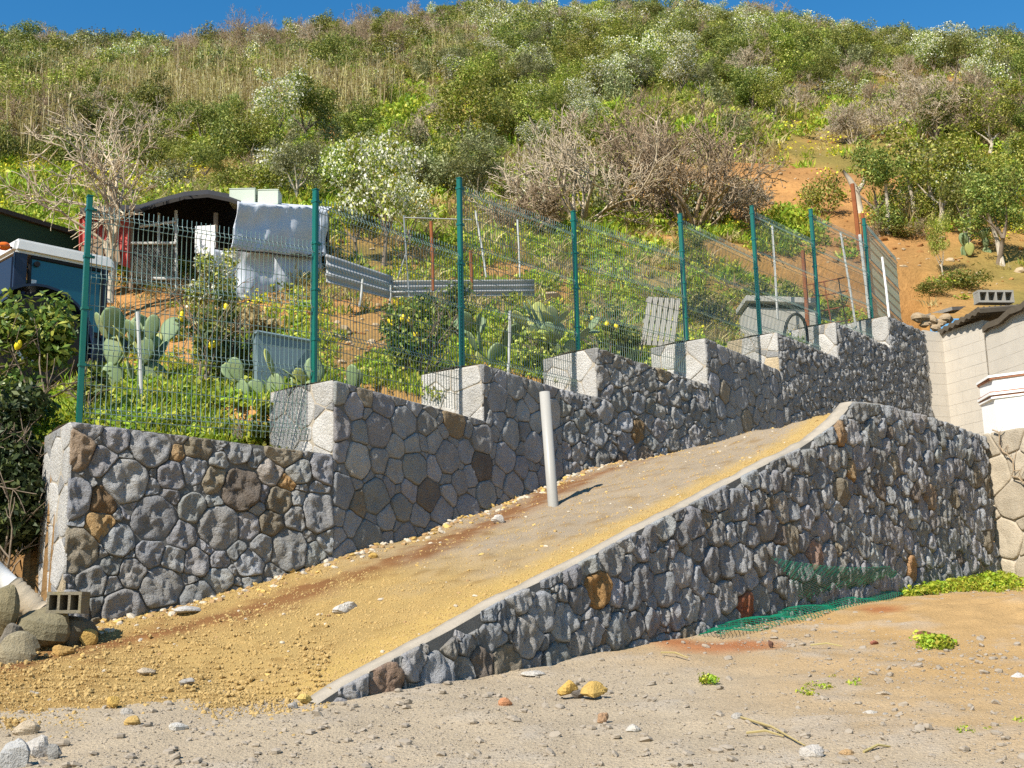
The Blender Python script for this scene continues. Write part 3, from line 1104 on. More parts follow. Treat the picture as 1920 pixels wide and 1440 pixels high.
def rock_mesh(name, rng, size, n1=7, n2=10, rough=0.35, flat=1.0):
    """Angular stone from a few random cuts."""
    cuts = []
    for _ in range(9):
        v = Vector((rng.gauss(0, 1), rng.gauss(0, 1), rng.gauss(0, 1))).normalized()
        cuts.append((v, rng.uniform(1 - rough, 1.0)))
    vs, fs = [], []
    for i in range(n1 + 1):
        th = math.pi * i / n1
        for j in range(n2):
            ph = 2 * math.pi * j / n2
            d = Vector((math.sin(th) * math.cos(ph), math.sin(th) * math.sin(ph), math.cos(th)))
            r = 1.0
            for v, k in cuts:
                c = d.dot(v)
                if c > 1e-3:
                    r = min(r, k / c * 0.82)
            r *= 1 + 0.08 * mnoise.noise(d * 3 + Vector((rng.random() * 0.01, size[0] * 9, 0)))
            vs.append((d.x * r * size[0], d.y * r * size[1], d.z * r * size[2] * flat))
    for i in range(n1):
        for j in range(n2):
            k = (j + 1) % n2
            fs.append((i * n2 + j, (i + 1) * n2 + j, (i + 1) * n2 + k, i * n2 + k))
    me = bpy.data.meshes.new(name)
    me.from_pydata(vs, [], fs)
    me.update()
    return me


def surface_hit(px, py):
    """First of ramp and ground along a line of sight (approximate: nearest ramp vertex, else the ground)."""
    g = ray_ground(px, py)
    V = RAMP_V.reshape(-1, 3)
    q = V - CAM
    w = q @ _f
    sx, sy = 960 + F_PX * (q @ _r) / w, 720 - F_PX * (q @ _u) / w
    d = np.hypot(sx - px, sy - py)
    i = int(np.argmin(d))
    if g[1] < 0 or g[1] > 25:
        return V[i]
    if d[i] < 14 and V[i, 2] > ground_z(V[i, 0], V[i, 1]) + 0.0:
        return V[i]
    return g


# ------------------------------------------------------------------ green panel fence on the upper wall
POST_TOP = [(143, 370), (588, 357), (871, 335), (1095, 397), (1276, 402), (1416, 387), (1526, 393), (1640, 410)]


def build_fence():
    p0 = up_point(0.1, -0.38)
    root = thing('panel_fence', (p0[0], p0[1], step_z[0][2]), 'green welded wire panel fence with eight posts along the stepped stone wall', 'fence')
    posts = []
    for k, (tx, ty) in enumerate(POST_TOP):
        sa = step_z[k][0]
        c = up_point(sa + (0.16 if k == 0 else 0.05), -0.36)
        e = up_point(sa + 0.3, 0) - up_point(sa + 0.1, 0)
        e = e / np.hypot(*e)
        q = P(tx, ty, c[1])
        top = q[2]
        z0 = top_at(sa + 0.05) - 0.10
        posts.append((c, e, z0, top))
        ang = math.atan2(e[1], e[0])
        R = Matrix.Rotation(ang, 3, 'Z')
        mb = MB()
        mb.box((c[0], c[1], (z0 + top) / 2), (0.05, 0.066, top - z0), R)
        po = mb.build('post', M['green_paint'], root, bevel=0.006)
        # cap and the clamps that hold the panels
        cb = MB()
        cb.box((c[0], c[1], top + 0.006), (0.056, 0.072, 0.012), R)
        cb.build('cap', M['green_paint'], po)
        for h in (0.13, 0.62, 1.15, 1.72):
            zc = top - h
            if zc < z0 + 0.15:
                continue
            cl = MB()
            cl.box((c[0], c[1], zc), (0.062, 0.082, 0.03), R)
            o2 = c + e * 0.05
            cl.box((o2[0], o2[1], zc + 0.002), (0.05, 0.03, 0.022), R)
            cl.build('clamp', M['green_paint'], po)
    ends = [(k, posts[k][0] + posts[k][1] * 0.045, up_point(step_z[k + 1][0] - 0.012, -0.36)) for k in range(7)]
    # the last panel turns away behind the wall's end
    c, e, z0, top = posts[7]
    q = P(1690, 600, 26.6)
    ends.append((7, c + e * 0.06, np.array([q[0], q[1]])))
    for k, A, B in ends:
        c, e, z0, top = posts[k]
        L = np.hypot(*(B - A)); d = (B - A) / L
        n = np.array([d[1], -d[0]])
        zt = top - 0.07
        zb = max(top_at(step_z[k][0] + 0.02), top_at(step_z[k][1] - 0.02)) + 0.03
        zb = min(zb, zt - 1.6)
        H = zt - zb
        folds = [H - 0.13, H * 0.62, H * 0.26] if H < 2.2 else [H - 0.13, H * 0.66, H * 0.34, 0.12]
        prof = [(0.0, 0.0)]
        for h in sorted(folds):
            prof += [(h - 0.05, 0.0), (h, 0.032), (h + 0.05, 0.0)]
        prof += [(H, 0.0)]
        nw = int(round(L / 0.0505))
        mb = MB()
        for i in range(nw + 1):
            b = A + d * (L * i / nw)
            pts = [(b[0] + n[0] * o, b[1] + n[1] * o, zb + h) for h, o in prof]
            mb.tube(pts, 0.0042, 5, caps=False)
        hz = []
        for h in folds:
            hz += [(h - 0.05, 0.0), (h + 0.05, 0.0), (h, 0.032)]
        h = 0.2
        while h < H - 0.2:
            if min(abs(h - x[0]) for x in hz) > 0.07:
                hz.append((h, 0.0))
            h += 0.2
        for h, o in hz:
            a2, b2 = A + n * (o - 0.006), B + n * (o - 0.006)
            mb.tube([(a2[0], a2[1], zb + h), (b2[0], b2[1], zb + h)], 0.0042, 5, caps=False)
        mb.build('wire_panel', M['green_wire'], root, smooth=True)
    return posts

POSTS = build_fence()

# ------------------------------------------------------------------ pipe standing on the ramp
def build_pipe():
    base = P(1036, 931, 13.9); top = P(1021, 735, 13.9)
    base, top = Vector(base), Vector(top)
    r, n = 0.062, 24
    ax = (top - base).normalized()
    a = ax.cross(Vector((0, 1, 0))).normalized(); b = ax.cross(a)
    vs, fs = [], []
    lv = [(base - ax * 0.15, r), (top, r), (top, r * 0.86), (top - ax * 0.4, r * 0.86)]
    for c, rr in lv:
        vs += [c + (a * math.cos(2 * math.pi * i / n) + b * math.sin(2 * math.pi * i / n)) * rr for i in range(n)]
    for q in range(3):
        fs += [(q * n + i, q * n + (i + 1) % n, (q + 1) * n + (i + 1) % n, (q + 1) * n + i) for i in range(n)]
    mb = MB(); mb.add(vs, fs)
    me = mb.mesh('drain_pipe')
    me.polygons.foreach_set('use_smooth', [True] * n + [False] * n + [True] * n)
    tag(link_mesh('drain_pipe', me, M['pvc']), 'upright pale plastic pipe sticking out of the ramp', 'pipe')
build_pipe()

# ------------------------------------------------------------------ green chain link netting dumped against the ramp wall
def build_netting():
    rng = random.Random(4)
    a, b = ray_ground(1335, 1196), ray_ground(1722, 1112)
    root = thing('wire_netting', tuple((a + b) / 2), 'green chain link netting slumped at the foot of the grey ramp wall', 'netting')
    L = np.hypot(*(b - a)[:2])
    # flat bundle along the ground: the netting is squeezed, so its diamonds are narrow
    def bundle(u, v):
        p = a + (b - a) * u
        w = 0.24 * (0.35 + 0.65 * math.sin(math.pi * min(1, max(0, u * 0.9 + 0.08)))) * (1.15 - 0.55 * u)
        off = -RW_N * 1.0 * (v - 0.35) * w * 2.0
        h = 0.02 + 0.09 * math.sin(math.pi * v) * (0.4 + 0.6 * math.sin(math.pi * u)) + 0.02 * math.sin(u * 31 + v * 5) + 0.02 * fbm(u * 8, v * 3, 0, 2)
        return (p[0] + off[0], p[1] + off[1], float(ground_z(p[0] + off[0], p[1] + off[1])) + h)
    def net(fn, nu, nv, r, seg, name, mat):
        mb = MB()
        for i in range(-nv, nu):
            for sgn in (1, -1):
                pts = []
                for k in range(seg + 1):
                    v = k / seg
                    u = (i + (v * nv if sgn > 0 else (1 - v) * nv)) / nu
                    if 0 <= u <= 1:
                        pts.append(fn(u, v))
                if len(pts) >= 2:
                    mb.tube(pts, r, 3, caps=False)
        return mb.build(name, mat, root)
    net(bundle, 70, 7, 0.0034, 14, 'folded_bundle', M['green_mesh'])
    # the flap that leans up against the wall
    s0, z0 = on_line(1432, 1046, RW[0], RW[1]); s1, z1 = on_line(1655, 1062, RW[0], RW[1])
    g0, g1 = ray_ground(1520, 1155), ray_ground(1716, 1112)
    def flap(u, v):
        tp = rw_point(s0 + (s1 - s0) * u, 0.09)
        top = np.array([tp[0], tp[1], z0 + (z1 - z0) * u - 0.05 * math.sin(math.pi * u)])
        bt = g0 + (g1 - g0) * u + np.array([0, 0, 0.08])
        bt[:2] += -RW_N * 0.12
        p = bt * (1 - v) + top * v
        p[:2] += RW_N * 0.06 * math.sin(math.pi * v)
        return tuple(p)
    net(flap, 26, 14, 0.0032, 18, 'leaning_flap', M['green_mesh'])
build_netting()

# ------------------------------------------------------------------ old tan stone wall and pale building at the right
def build_right_side():
    rng = random.Random(31)
    # old wall: from the end of the ramp wall towards the camera and to the right
    A = rw_point(RW_LEN + 0.10, -0.05)
    B = xy(2010, 16.4, 950)
    B = A + (B - A) * 3.2
    e = (B - A); L = np.hypot(*e); e = e / L
    n = np.array([e[1], -e[0]])
    z1 = P(1850, 812, A[1])[2]
    z2 = z1 + 0.10
    g = float(ground_z(*A)) - 0.25
    root = thing('old_stone_wall', (A[0], A[1], g), 'old tan wall of large squared stones with dry vines, at the end of the grey wall', 'stone wall')
    mb = MB()
    q = [A - n * 0.02, B - n * 0.02, B - n * 1.2, A - n * 1.2]
    mb.add([(p[0], p[1], g) for p in q] + [(p[0], p[1], z1 - 0.02) for p in q], [(0, 1, 5, 4), (4, 5, 6, 7), (3, 0, 4, 7)])
    mb.build('mortar', M['render'], root)
    def w(s, z, d):
        p = A + e * s + n * d
        return (p[0], p[1], z)
    stones = []
    for seed, poly in stone_cells((0.0, L, g, z1 - 0.01), [(0.34, 12), (0.26, 60), (0.18, 120), (0.11, 200)], rng, gap=0.012):
        if len(poly) < 3 or abs(area(poly)) < 0.006:
            continue
        vs, fs = stone_verts(poly, w, rng, 0.012, 0.014, seed=rng.uniform(0, 50), noise_scale=5)
        stones.append((vs, fs, np.array([0.43, 0.365, 0.27]) * rng.uniform(0.8, 1.1)))
    add_stones(root, stones, M['old_stone'])
    # dry creeper over it
    vine = thing('dry_creeper', (A[0], A[1], z1), 'bare brown creeper trailing over the old tan wall', 'creeper')
    for k in range(7):
        mb = MB()
        s, zz = rng.uniform(-0.1, L * 0.6), z1 + rng.uniform(-0.05, 0.12)
        pts = []
        dz = rng.uniform(-0.16, -0.05)
        for i in range(14):
            pts.append(w(s, zz, 0.05 + 0.03 * rng.random()))
            s += rng.uniform(-0.05, 0.12); zz += dz * rng.uniform(0.2, 1.3)
            if zz < g + 0.6:
                break
        mb.tube(pts, [0.013 * (1 - 0.6 * i / len(pts)) for i in range(len(pts))], 5)
        for i in range(1, len(pts)):
            for _ in range(1):
                p = Vector(pts[i]); q = p + Vector((rng.uniform(-0.22, 0.22), rng.uniform(-0.1, 0.02), rng.uniform(-0.12, 0.2)))
                r = q + Vector((rng.uniform(-0.16, 0.16), 0.0, rng.uniform(-0.1, 0.14)))
                mb.tube([p, q, r], [0.006, 0.004, 0.0025], 4)
        mb.build('stem', M['twig'], vine)

    # building with a block wall; its side wall runs towards the camera
    C0 = UP[-1] + (UP[-1] - UP[-2]) / np.hypot(*(UP[-1] - UP[-2])) * 0.02
    c1 = P(1768, 640, 25.15); C1 = c1[:2]
    d1 = P(1846, 640, 24.0); D1 = d1[:2]
    d2 = P(2010, 640, 21.4); D2 = D1 + (d2[:2] - D1) * 2.0
    root = thing('block_building', (C1[0], C1[1], 3.0), 'pale concrete block building with brown corrugated roof beside the stone wall', 'building')
    zbase = float(P(1768, 815, 25.15)[2]) - 0.8
    def block_wall(a, b, ztop_a, ztop_b, bw, bh, first):
        L = np.hypot(*(b - a)); ee = (b - a) / L; nn = np.array([ee[1], -ee[0]])
        if nn @ (CAM[:2] - a) < 0:
            nn = -nn
        core = MB()
        q = [a - nn * 0.003, b - nn * 0.003, b - nn * 0.2, a - nn * 0.2]
        core.add([(p[0], p[1], zbase) for p in q] + [(q[0][0], q[0][1], ztop_a - 0.01), (q[1][0], q[1][1], ztop_b - 0.01), (q[2][0], q[2][1], ztop_b - 0.01), (q[3][0], q[3][1], ztop_a - 0.01)],
                 [(0, 1, 5, 4), (1, 2, 6, 5), (2, 3, 7, 6), (3, 0, 4, 7), (4, 5, 6, 7)])
        core.build('wall', M['render'], root)
        z = zbase; row = 0
        while z < max(ztop_a, ztop_b):
            s = -bw * 0.5 * (row % 2)
            while s < L:
                s0, s1 = max(s + 0.002, 0), min(s + bw - 0.002, L)
                if s1 - s0 > 0.03:
                    zt = min(z + bh - 0.004, ztop_a + (ztop_b - ztop_a) * (s0 / L), ztop_a + (ztop_b - ztop_a) * (s1 / L))
                    if zt - z > 0.03:
                        mb = MB()
                        d = 0.004 * rng.random()
                        pa, pb = a + ee * s0, a + ee * s1
                        oa, ob = pa + nn * d, pb + nn * d
                        ba, bb = pa - nn * 0.05, pb - nn * 0.05
                        mb.add([(oa[0], oa[1], z), (ob[0], ob[1], z), (ob[0], ob[1], zt), (oa[0], oa[1], zt), (ba[0], ba[1], z), (bb[0], bb[1], z), (bb[0], bb[1], zt), (ba[0], ba[1], zt)],
                               [(0, 1, 2, 3), (4, 0, 3, 7), (1, 5, 6, 2), (3, 2, 6, 7), (0, 4, 5, 1)])
                        mb.build('block', M['block'], root)
                s += bw
            z += bh; row += 1
    zt0 = float(P(1740, 618, 25.05)[2]); zt1 = float(P(1768, 624, 25.15)[2]); ztd = float(P(1846, 600, 24.0)[2]); zd2 = float(P(1846, 614, 23.95)[2])
    block_wall(C0, C1, zt0, zt1, 0.40, 0.235, 0)
    block_wall(C1, D1, zt1 + 0.02, ztd, 0.44, 0.235, 0)
    zd3 = zd2 + 0.04
    block_wall(D1 + (D2 - D1) * 0.01, D2, zd2, zd3, 0.44, 0.26, 0)
    # roofs: corrugated brown sheets with a thick dark edge
    def roof(pa, pb, back, thick, name):
        pa, pb = Vector(pa), Vector(pb)
        nn = 30
        along = pb - pa
        vs, fs = [], []
        bk = Vector(back)
        for i in range(nn + 1):
            k = i / nn
            p = pa + along * k
            for t in (0, 1):
                for lay in (0, 1):
                    vs.append(p + bk * t + Vector((0, 0, 0.028 * math.sin(i * 1.6) + (thick if lay else 0))))
        for i in range(nn):
            o, o2 = i * 4, i * 4 + 4
            fs += [(o, o2, o2 + 1, o + 1), (o + 1, o2 + 1, o2 + 3, o + 3), (o, o + 2, o2 + 2, o2), (o + 2, o + 3, o2 + 3, o2 + 2)]
        fs += [(0, 1, 3, 2), (nn * 4, nn * 4 + 2, nn * 4 + 3, nn * 4 + 1)]
        mb = MB(); mb.add(vs, fs)
        return mb.build(name, M['fibre'], root)
    roof(P(1758, 628, 25.2), P(1838, 585, 23.7), (2.4, 0.9, 0.35), 0.09, 'roof')
    roof(P(1842, 624, 23.9), np.array(P(1842, 624, 23.9)) + (P(1990, 530, 21.2) - P(1842, 624, 23.9)) * 2.2, (2.4, 0.9, 0.35), 0.12, 'roof')
    roof(P(1832, 580, 24.6), P(1912, 574, 24.9), (0.4, 1.6, 0.25), 0.03, 'roof')
    gp = MB(); gp.tube([P(1830, 588, 24.3), P(1866, 585, 24.35), P(1892, 582, 24.4)], 0.055, 12)
    gu = gp.build('gutter', M['white_paint'], root, smooth=False)
    rg = MB(); rg.tube([P(1850, 586, 24.3), P(1854, 586, 24.3)], 0.063, 12)
    rg.build('coupling', M['white_paint'], gu)
    # white painted chimney-like pier with cornice bands
    W0 = np.array(P(1866, 760, 19.9)); WL = np.array(P(1840, 760, 20.5)); WR = np.array(P(1990, 760, 19.3))
    root2 = thing('white_pier', (W0[0], W0[1], z1), 'white painted pier with tiled cornice bands behind the old tan wall', 'pier')
    ztop = float(P(1866, 706, 19.9)[2]); zb = z1 - 0.3
    def prism(out, za, zb_, name, mat, par):
        mb = MB()
        c = (WL + W0 + WR) / 3
        pts = []
        for p in (WL, W0, WR, WR + np.array([0.4, 1.2, 0]), WL + np.array([0.6, 1.0, 0])):
            d = (p - c)[:2]; d = d / np.hypot(*d)
            pts.append((p[0] + d[0] * out, p[1] + d[1] * out))
        m = len(pts)
        mb.add([(x, y, za) for x, y in pts] + [(x, y, zb_) for x, y in pts], [tuple(reversed(range(m))), tuple(range(m, 2 * m))] + [(i, (i + 1) % m, m + (i + 1) % m, m + i) for i in range(m)])
        return mb.build(name, mat, par)
    prism(0.0, zb, ztop - 0.38, 'pier_body', M['white_paint'], root2)
    prism(0.05, ztop - 0.38, ztop - 0.35, 'cornice', M['white_paint'], root2)
    prism(0.03, ztop - 0.35, ztop - 0.32, 'tile_course', M['tile'], root2)
    prism(0.08, ztop - 0.32, ztop - 0.28, 'cornice', M['white_paint'], root2)
    prism(0.06, ztop - 0.28, ztop - 0.26, 'tile_course', M['tile'], root2)
    prism(0.0, ztop - 0.26, ztop - 0.05, 'pier_neck', M['white_paint'], root2)
    prism(0.05, ztop - 0.05, ztop - 0.02, 'tile_course', M['tile'], root2)
    prism(0.07, ztop - 0.02, ztop + 0.02, 'cornice', M['white_paint'], root2)
    # hollow block lying on the roof corner
    hollow_block(P(1863, 558, 25.6), 0.82, 0.28, 0.24, 0.10, 4, 'grey hollow concrete block lying on the corrugated roof', M['concrete'], 0.35)
    # rubble behind the end of the stepped wall
    for px, py, sz, wh in [(1735, 606, .13, 'low at the left of the heap'), (1752, 614, .12, 'lowest of the heap'), (1748, 600, .14, 'in the middle of the heap'), (1764, 607, .13, 'at the right foot of the heap'), (1728, 596, .2, 'biggest and leftmost of the heap'), (1775, 598, .15, 'rightmost of the heap, under the roof edge')]:
        p = P(px, py, 25.9)
        o = link_mesh('rubble_stone', rock_mesh('rubble_stone', rng, (sz * 1.2, sz, sz * 0.8)), M['rock'])
        o.location = p; o.color = (0.36, 0.27, 0.17, 1)
        tag(o, 'tan rubble stone by the block roof, ' + wh, 'stone', 'rubble by the block building')
    mb = MB()
    plate(mb, [P(1735, 590, 26.6), P(1785, 575, 26.8), P(1812, 574, 27.6), P(1760, 590, 27.4)], 0.08, (0, 0, -1))
    tag(mb.build('concrete_slab', M['concrete'], None), 'flat grey slab lying on the soil behind the rubble', 'slab')


def hollow_block(pos, L, H, D, yaw, cells, label, material, back=0.0, tilt=0.0):
    """Concrete block with open cells seen from the front."""
    vs_root = MB()
    t = 0.035 * (L / 0.5) ** 0.5
    R = Matrix.Rotation(yaw, 3, 'Z') @ Matrix.Rotation(tilt, 3, 'Y')
    pos = Vector(pos)
    parts = [((0, 0, H / 2 - t / 2), (L, D, t)), ((0, 0, -H / 2 + t / 2), (L, D, t)), ((0, D / 2 - t / 2, 0), (L - 0.002, t * 0.6, H - 2 * t))]
    for i in range(cells + 1):
        x = -L / 2 + t / 2 + (L - t) * i / cells
        parts.append(((x, -0.001, 0), (t * 0.8, D - 0.004, H - 2 * t + 0.002)))
    for c, s in parts:
        vs_root.box(pos + R @ Vector(c), s, R)
    return tag(vs_root.build('hollow_block', material, None), label, 'concrete block')

build_right_side()

# ------------------------------------------------------------------ tractor behind the fence
def build_tractor():
    base = np.array(P(30, 470, 18.2))
    ang = math.radians(45)
    e = Vector((math.cos(ang), math.sin(ang), 0)); n = Vector((math.sin(ang), -math.cos(ang), 0))   # forward, and the side that faces us
    ztop = float(P(28, 441, 18.2)[2])
    g = ztop - 2.55
    o = Vector((base[0], base[1], g))
    root = thing('tractor', tuple(o), 'tractor with white cab roof and dark blue frame parked behind the fence', 'tractor')
    R = Matrix(((e.x, -n.x, 0), (e.y, -n.y, 0), (0, 0, 1)))     # local x forward, y away from us
    def W(x, y, z):
        return o + e * x - n * y + Vector((0, 0, z))
    dark = surface_mat('tractor_blue_frame', (0.012, 0.02, 0.045), 0.4, 0.1, 3, 30, 0.1, 0.0, spec=0.5)
    black = surface_mat('black_rubber', (0.015, 0.015, 0.016), 0.8, 0.2, 5, 40, 0.2, 0.3, 0.004)
    whitep = surface_mat('tractor_white_roof', (0.66, 0.65, 0.61), 0.5, 0.1, 3, 30, 0.08, 0.0)
    m, nt, b = new_mat('tinted_cab_glass')
    b.inputs['Base Color'].default_value = (0.015, 0.10, 0.13, 1); b.inputs['Roughness'].default_value = 0.06
    b.inputs['Specular IOR Level'].default_value = 0.8
    glass = m
    m, nt, b = new_mat('orange_beacon'); b.inputs['Base Color'].default_value = (0.8, 0.16, 0.01, 1); b.inputs['Roughness'].default_value = 0.25
    orange = m
    # roof: rounded slab, thicker at the edge, with a raised centre
    mb = MB(); mb.box(W(0.82, 0.72, 2.40), (1.74, 1.52, 0.24), R, 0.94)
    rf = mb.build('cab_roof', whitep, root, bevel=0.05)
    mb = MB(); mb.box(W(0.95, 0.72, 2.54), (1.0, 0.9, 0.06), R, 0.9)
    mb.build('roof_hatch', whitep, rf, bevel=0.02)
    # pillars
    for x in (0.10, 1.52):
        for y in (0.06, 1.38):
            mb = MB()
            w = 0.20 if x < 0.5 else 0.10
            mb.box(W(x, y, 1.80), (w, 0.08, 1.0), R)
            mb.build('cab_pillar', dark, root, bevel=0.012)
    # door: frame, glass, hinges, handle strip
    mb = MB()
    for c, s in (((0.87, 0.03, 2.25), (1.22, 0.05, 0.06)), ((0.87, 0.03, 1.14), (1.22, 0.05, 0.08)), ((0.245, 0.03, 1.7), (0.05, 0.05, 1.06)), ((1.46, 0.03, 1.7), (0.05, 0.05, 1.06))):
        mb.box(W(*c), s, R)
    dr = mb.build('door', black, root, bevel=0.01)
    mb = MB(); mb.box(W(0.85, 0.04, 1.70), (1.19, 0.012, 1.06), R)
    mb.build('pane', glass, dr)
    for z in (2.14, 1.30):
        mb = MB(); mb.tube([W(0.35, -0.02, z), W(0.35, 0.05, z)], 0.045, 10); mb.build('hinge', black, dr)
    mb = MB(); mb.box(W(0.31, 0.0, 1.68), (0.075, 0.015, 0.38), R); mb.build('sticker', whitep, dr)
    for (c, s) in (((1.58, 0.72, 1.75), (0.012, 1.24, 0.95)), ((0.8, 1.40, 1.75), (1.3, 0.012, 0.95))):
        mb = MB(); mb.box(W(*c), s, R); mb.build('window', glass, root)
    mb = MB(); mb.box(W(0.0, 0.72, 1.75), (0.03, 1.24, 0.95), R); mb.build('rear_panel', dark, root, bevel=0.01)
    # beacon on an arm at the rear corner
    mb = MB(); mb.tube([W(0.0, 0.1, 2.36), W(-0.13, 0.02, 2.33)], 0.02, 6)
    bc = mb.build('lamp_arm', black, root)
    mb = MB(); mb.tube([W(-0.12, 0.02, 2.34), W(-0.17, 0.0, 2.33), W(-0.24, -0.03, 2.31), W(-0.28, -0.04, 2.30)], [0.05, 0.07, 0.065, 0.03], 12)
    mb.build('beacon', orange, bc, smooth=True)
    # body, fender and wheels
    mb = MB(); mb.box(W(0.85, 0.72, 0.85), (1.5, 1.0, 0.6), R); mb.build('body', dark, root, bevel=0.04)
    mb = MB(); mb.box(W(2.35, 0.72, 0.95), (1.6, 0.75, 0.62), R, 0.92); mb.build('hood', dark, root, bevel=0.06)
    def wheel(x, y, r, w):
        mb = MB()
        nseg = 26
        prof = [(0.55, -w / 2), (0.86, -w / 2), (1.0, -w * 0.36), (1.0, w * 0.36), (0.86, w / 2), (0.55, w / 2)]
        vs, fs = [], []
        for i in range(nseg):
            a = 2 * math.pi * i / nseg
            for k, t in prof:
                rr = r * k * (1.0 if (i % 2 or k < 0.9) else 0.95)
                vs.append(W(x + rr * math.cos(a), y + t, r + rr * math.sin(a)))
        m_ = len(prof)
        for i in range(nseg):
            j = (i + 1) % nseg
            fs += [(i * m_ + q, i * m_ + q + 1, j * m_ + q + 1, j * m_ + q) for q in range(m_ - 1)]
        mb.add(vs, fs)
        wh = mb.build('wheel', black, root)
        rm = MB(); rm.tube([W(x, y - w * 0.3, r), W(x, y + w * 0.3, r)], r * 0.56, 18); rm.build('rim', whitep, wh)
    wheel(0.25, -0.28, 0.78, 0.42); wheel(0.25, 1.72, 0.78, 0.42); wheel(2.75, -0.15, 0.5, 0.3); wheel(2.75, 1.6, 0.5, 0.3)
    for y in (-0.30, 1.50):
        mb = MB()
        pr = [(math.radians(a)) for a in range(-10, 165, 12)]
        vs, fs = [], []
        for a in pr:
            for t in (0, 0.44):
                for rr in (0.86, 0.90):
                    vs.append(W(0.25 + rr * math.cos(a), y - 0.2 + t, 0.78 + rr * math.sin(a)))
        for i in range(len(pr) - 1):
            q, q2 = i * 4, i * 4 + 4
            fs += [(q, q2, q2 + 1, q + 1), (q + 2, q + 3, q2 + 3, q2 + 2), (q + 1, q2 + 1, q2 + 3, q + 3), (q, q + 2, q2 + 2, q2)]
        mb.add(vs, fs); mb.build('fender', dark, root)
    # ribbed rubber air intake beside the cab
    mb = MB()
    pts, rad = [], []
    for i in range(9):
        pts.append(W(-0.02, -0.12, 1.22 + i * 0.045)); rad.append(0.10 if i % 2 else 0.078)
    pts.append(W(-0.02, -0.12, 1.62)); rad.append(0.03)
    mb.tube(pts, rad, 12); mb.build('air_intake', black, root)
build_tractor()

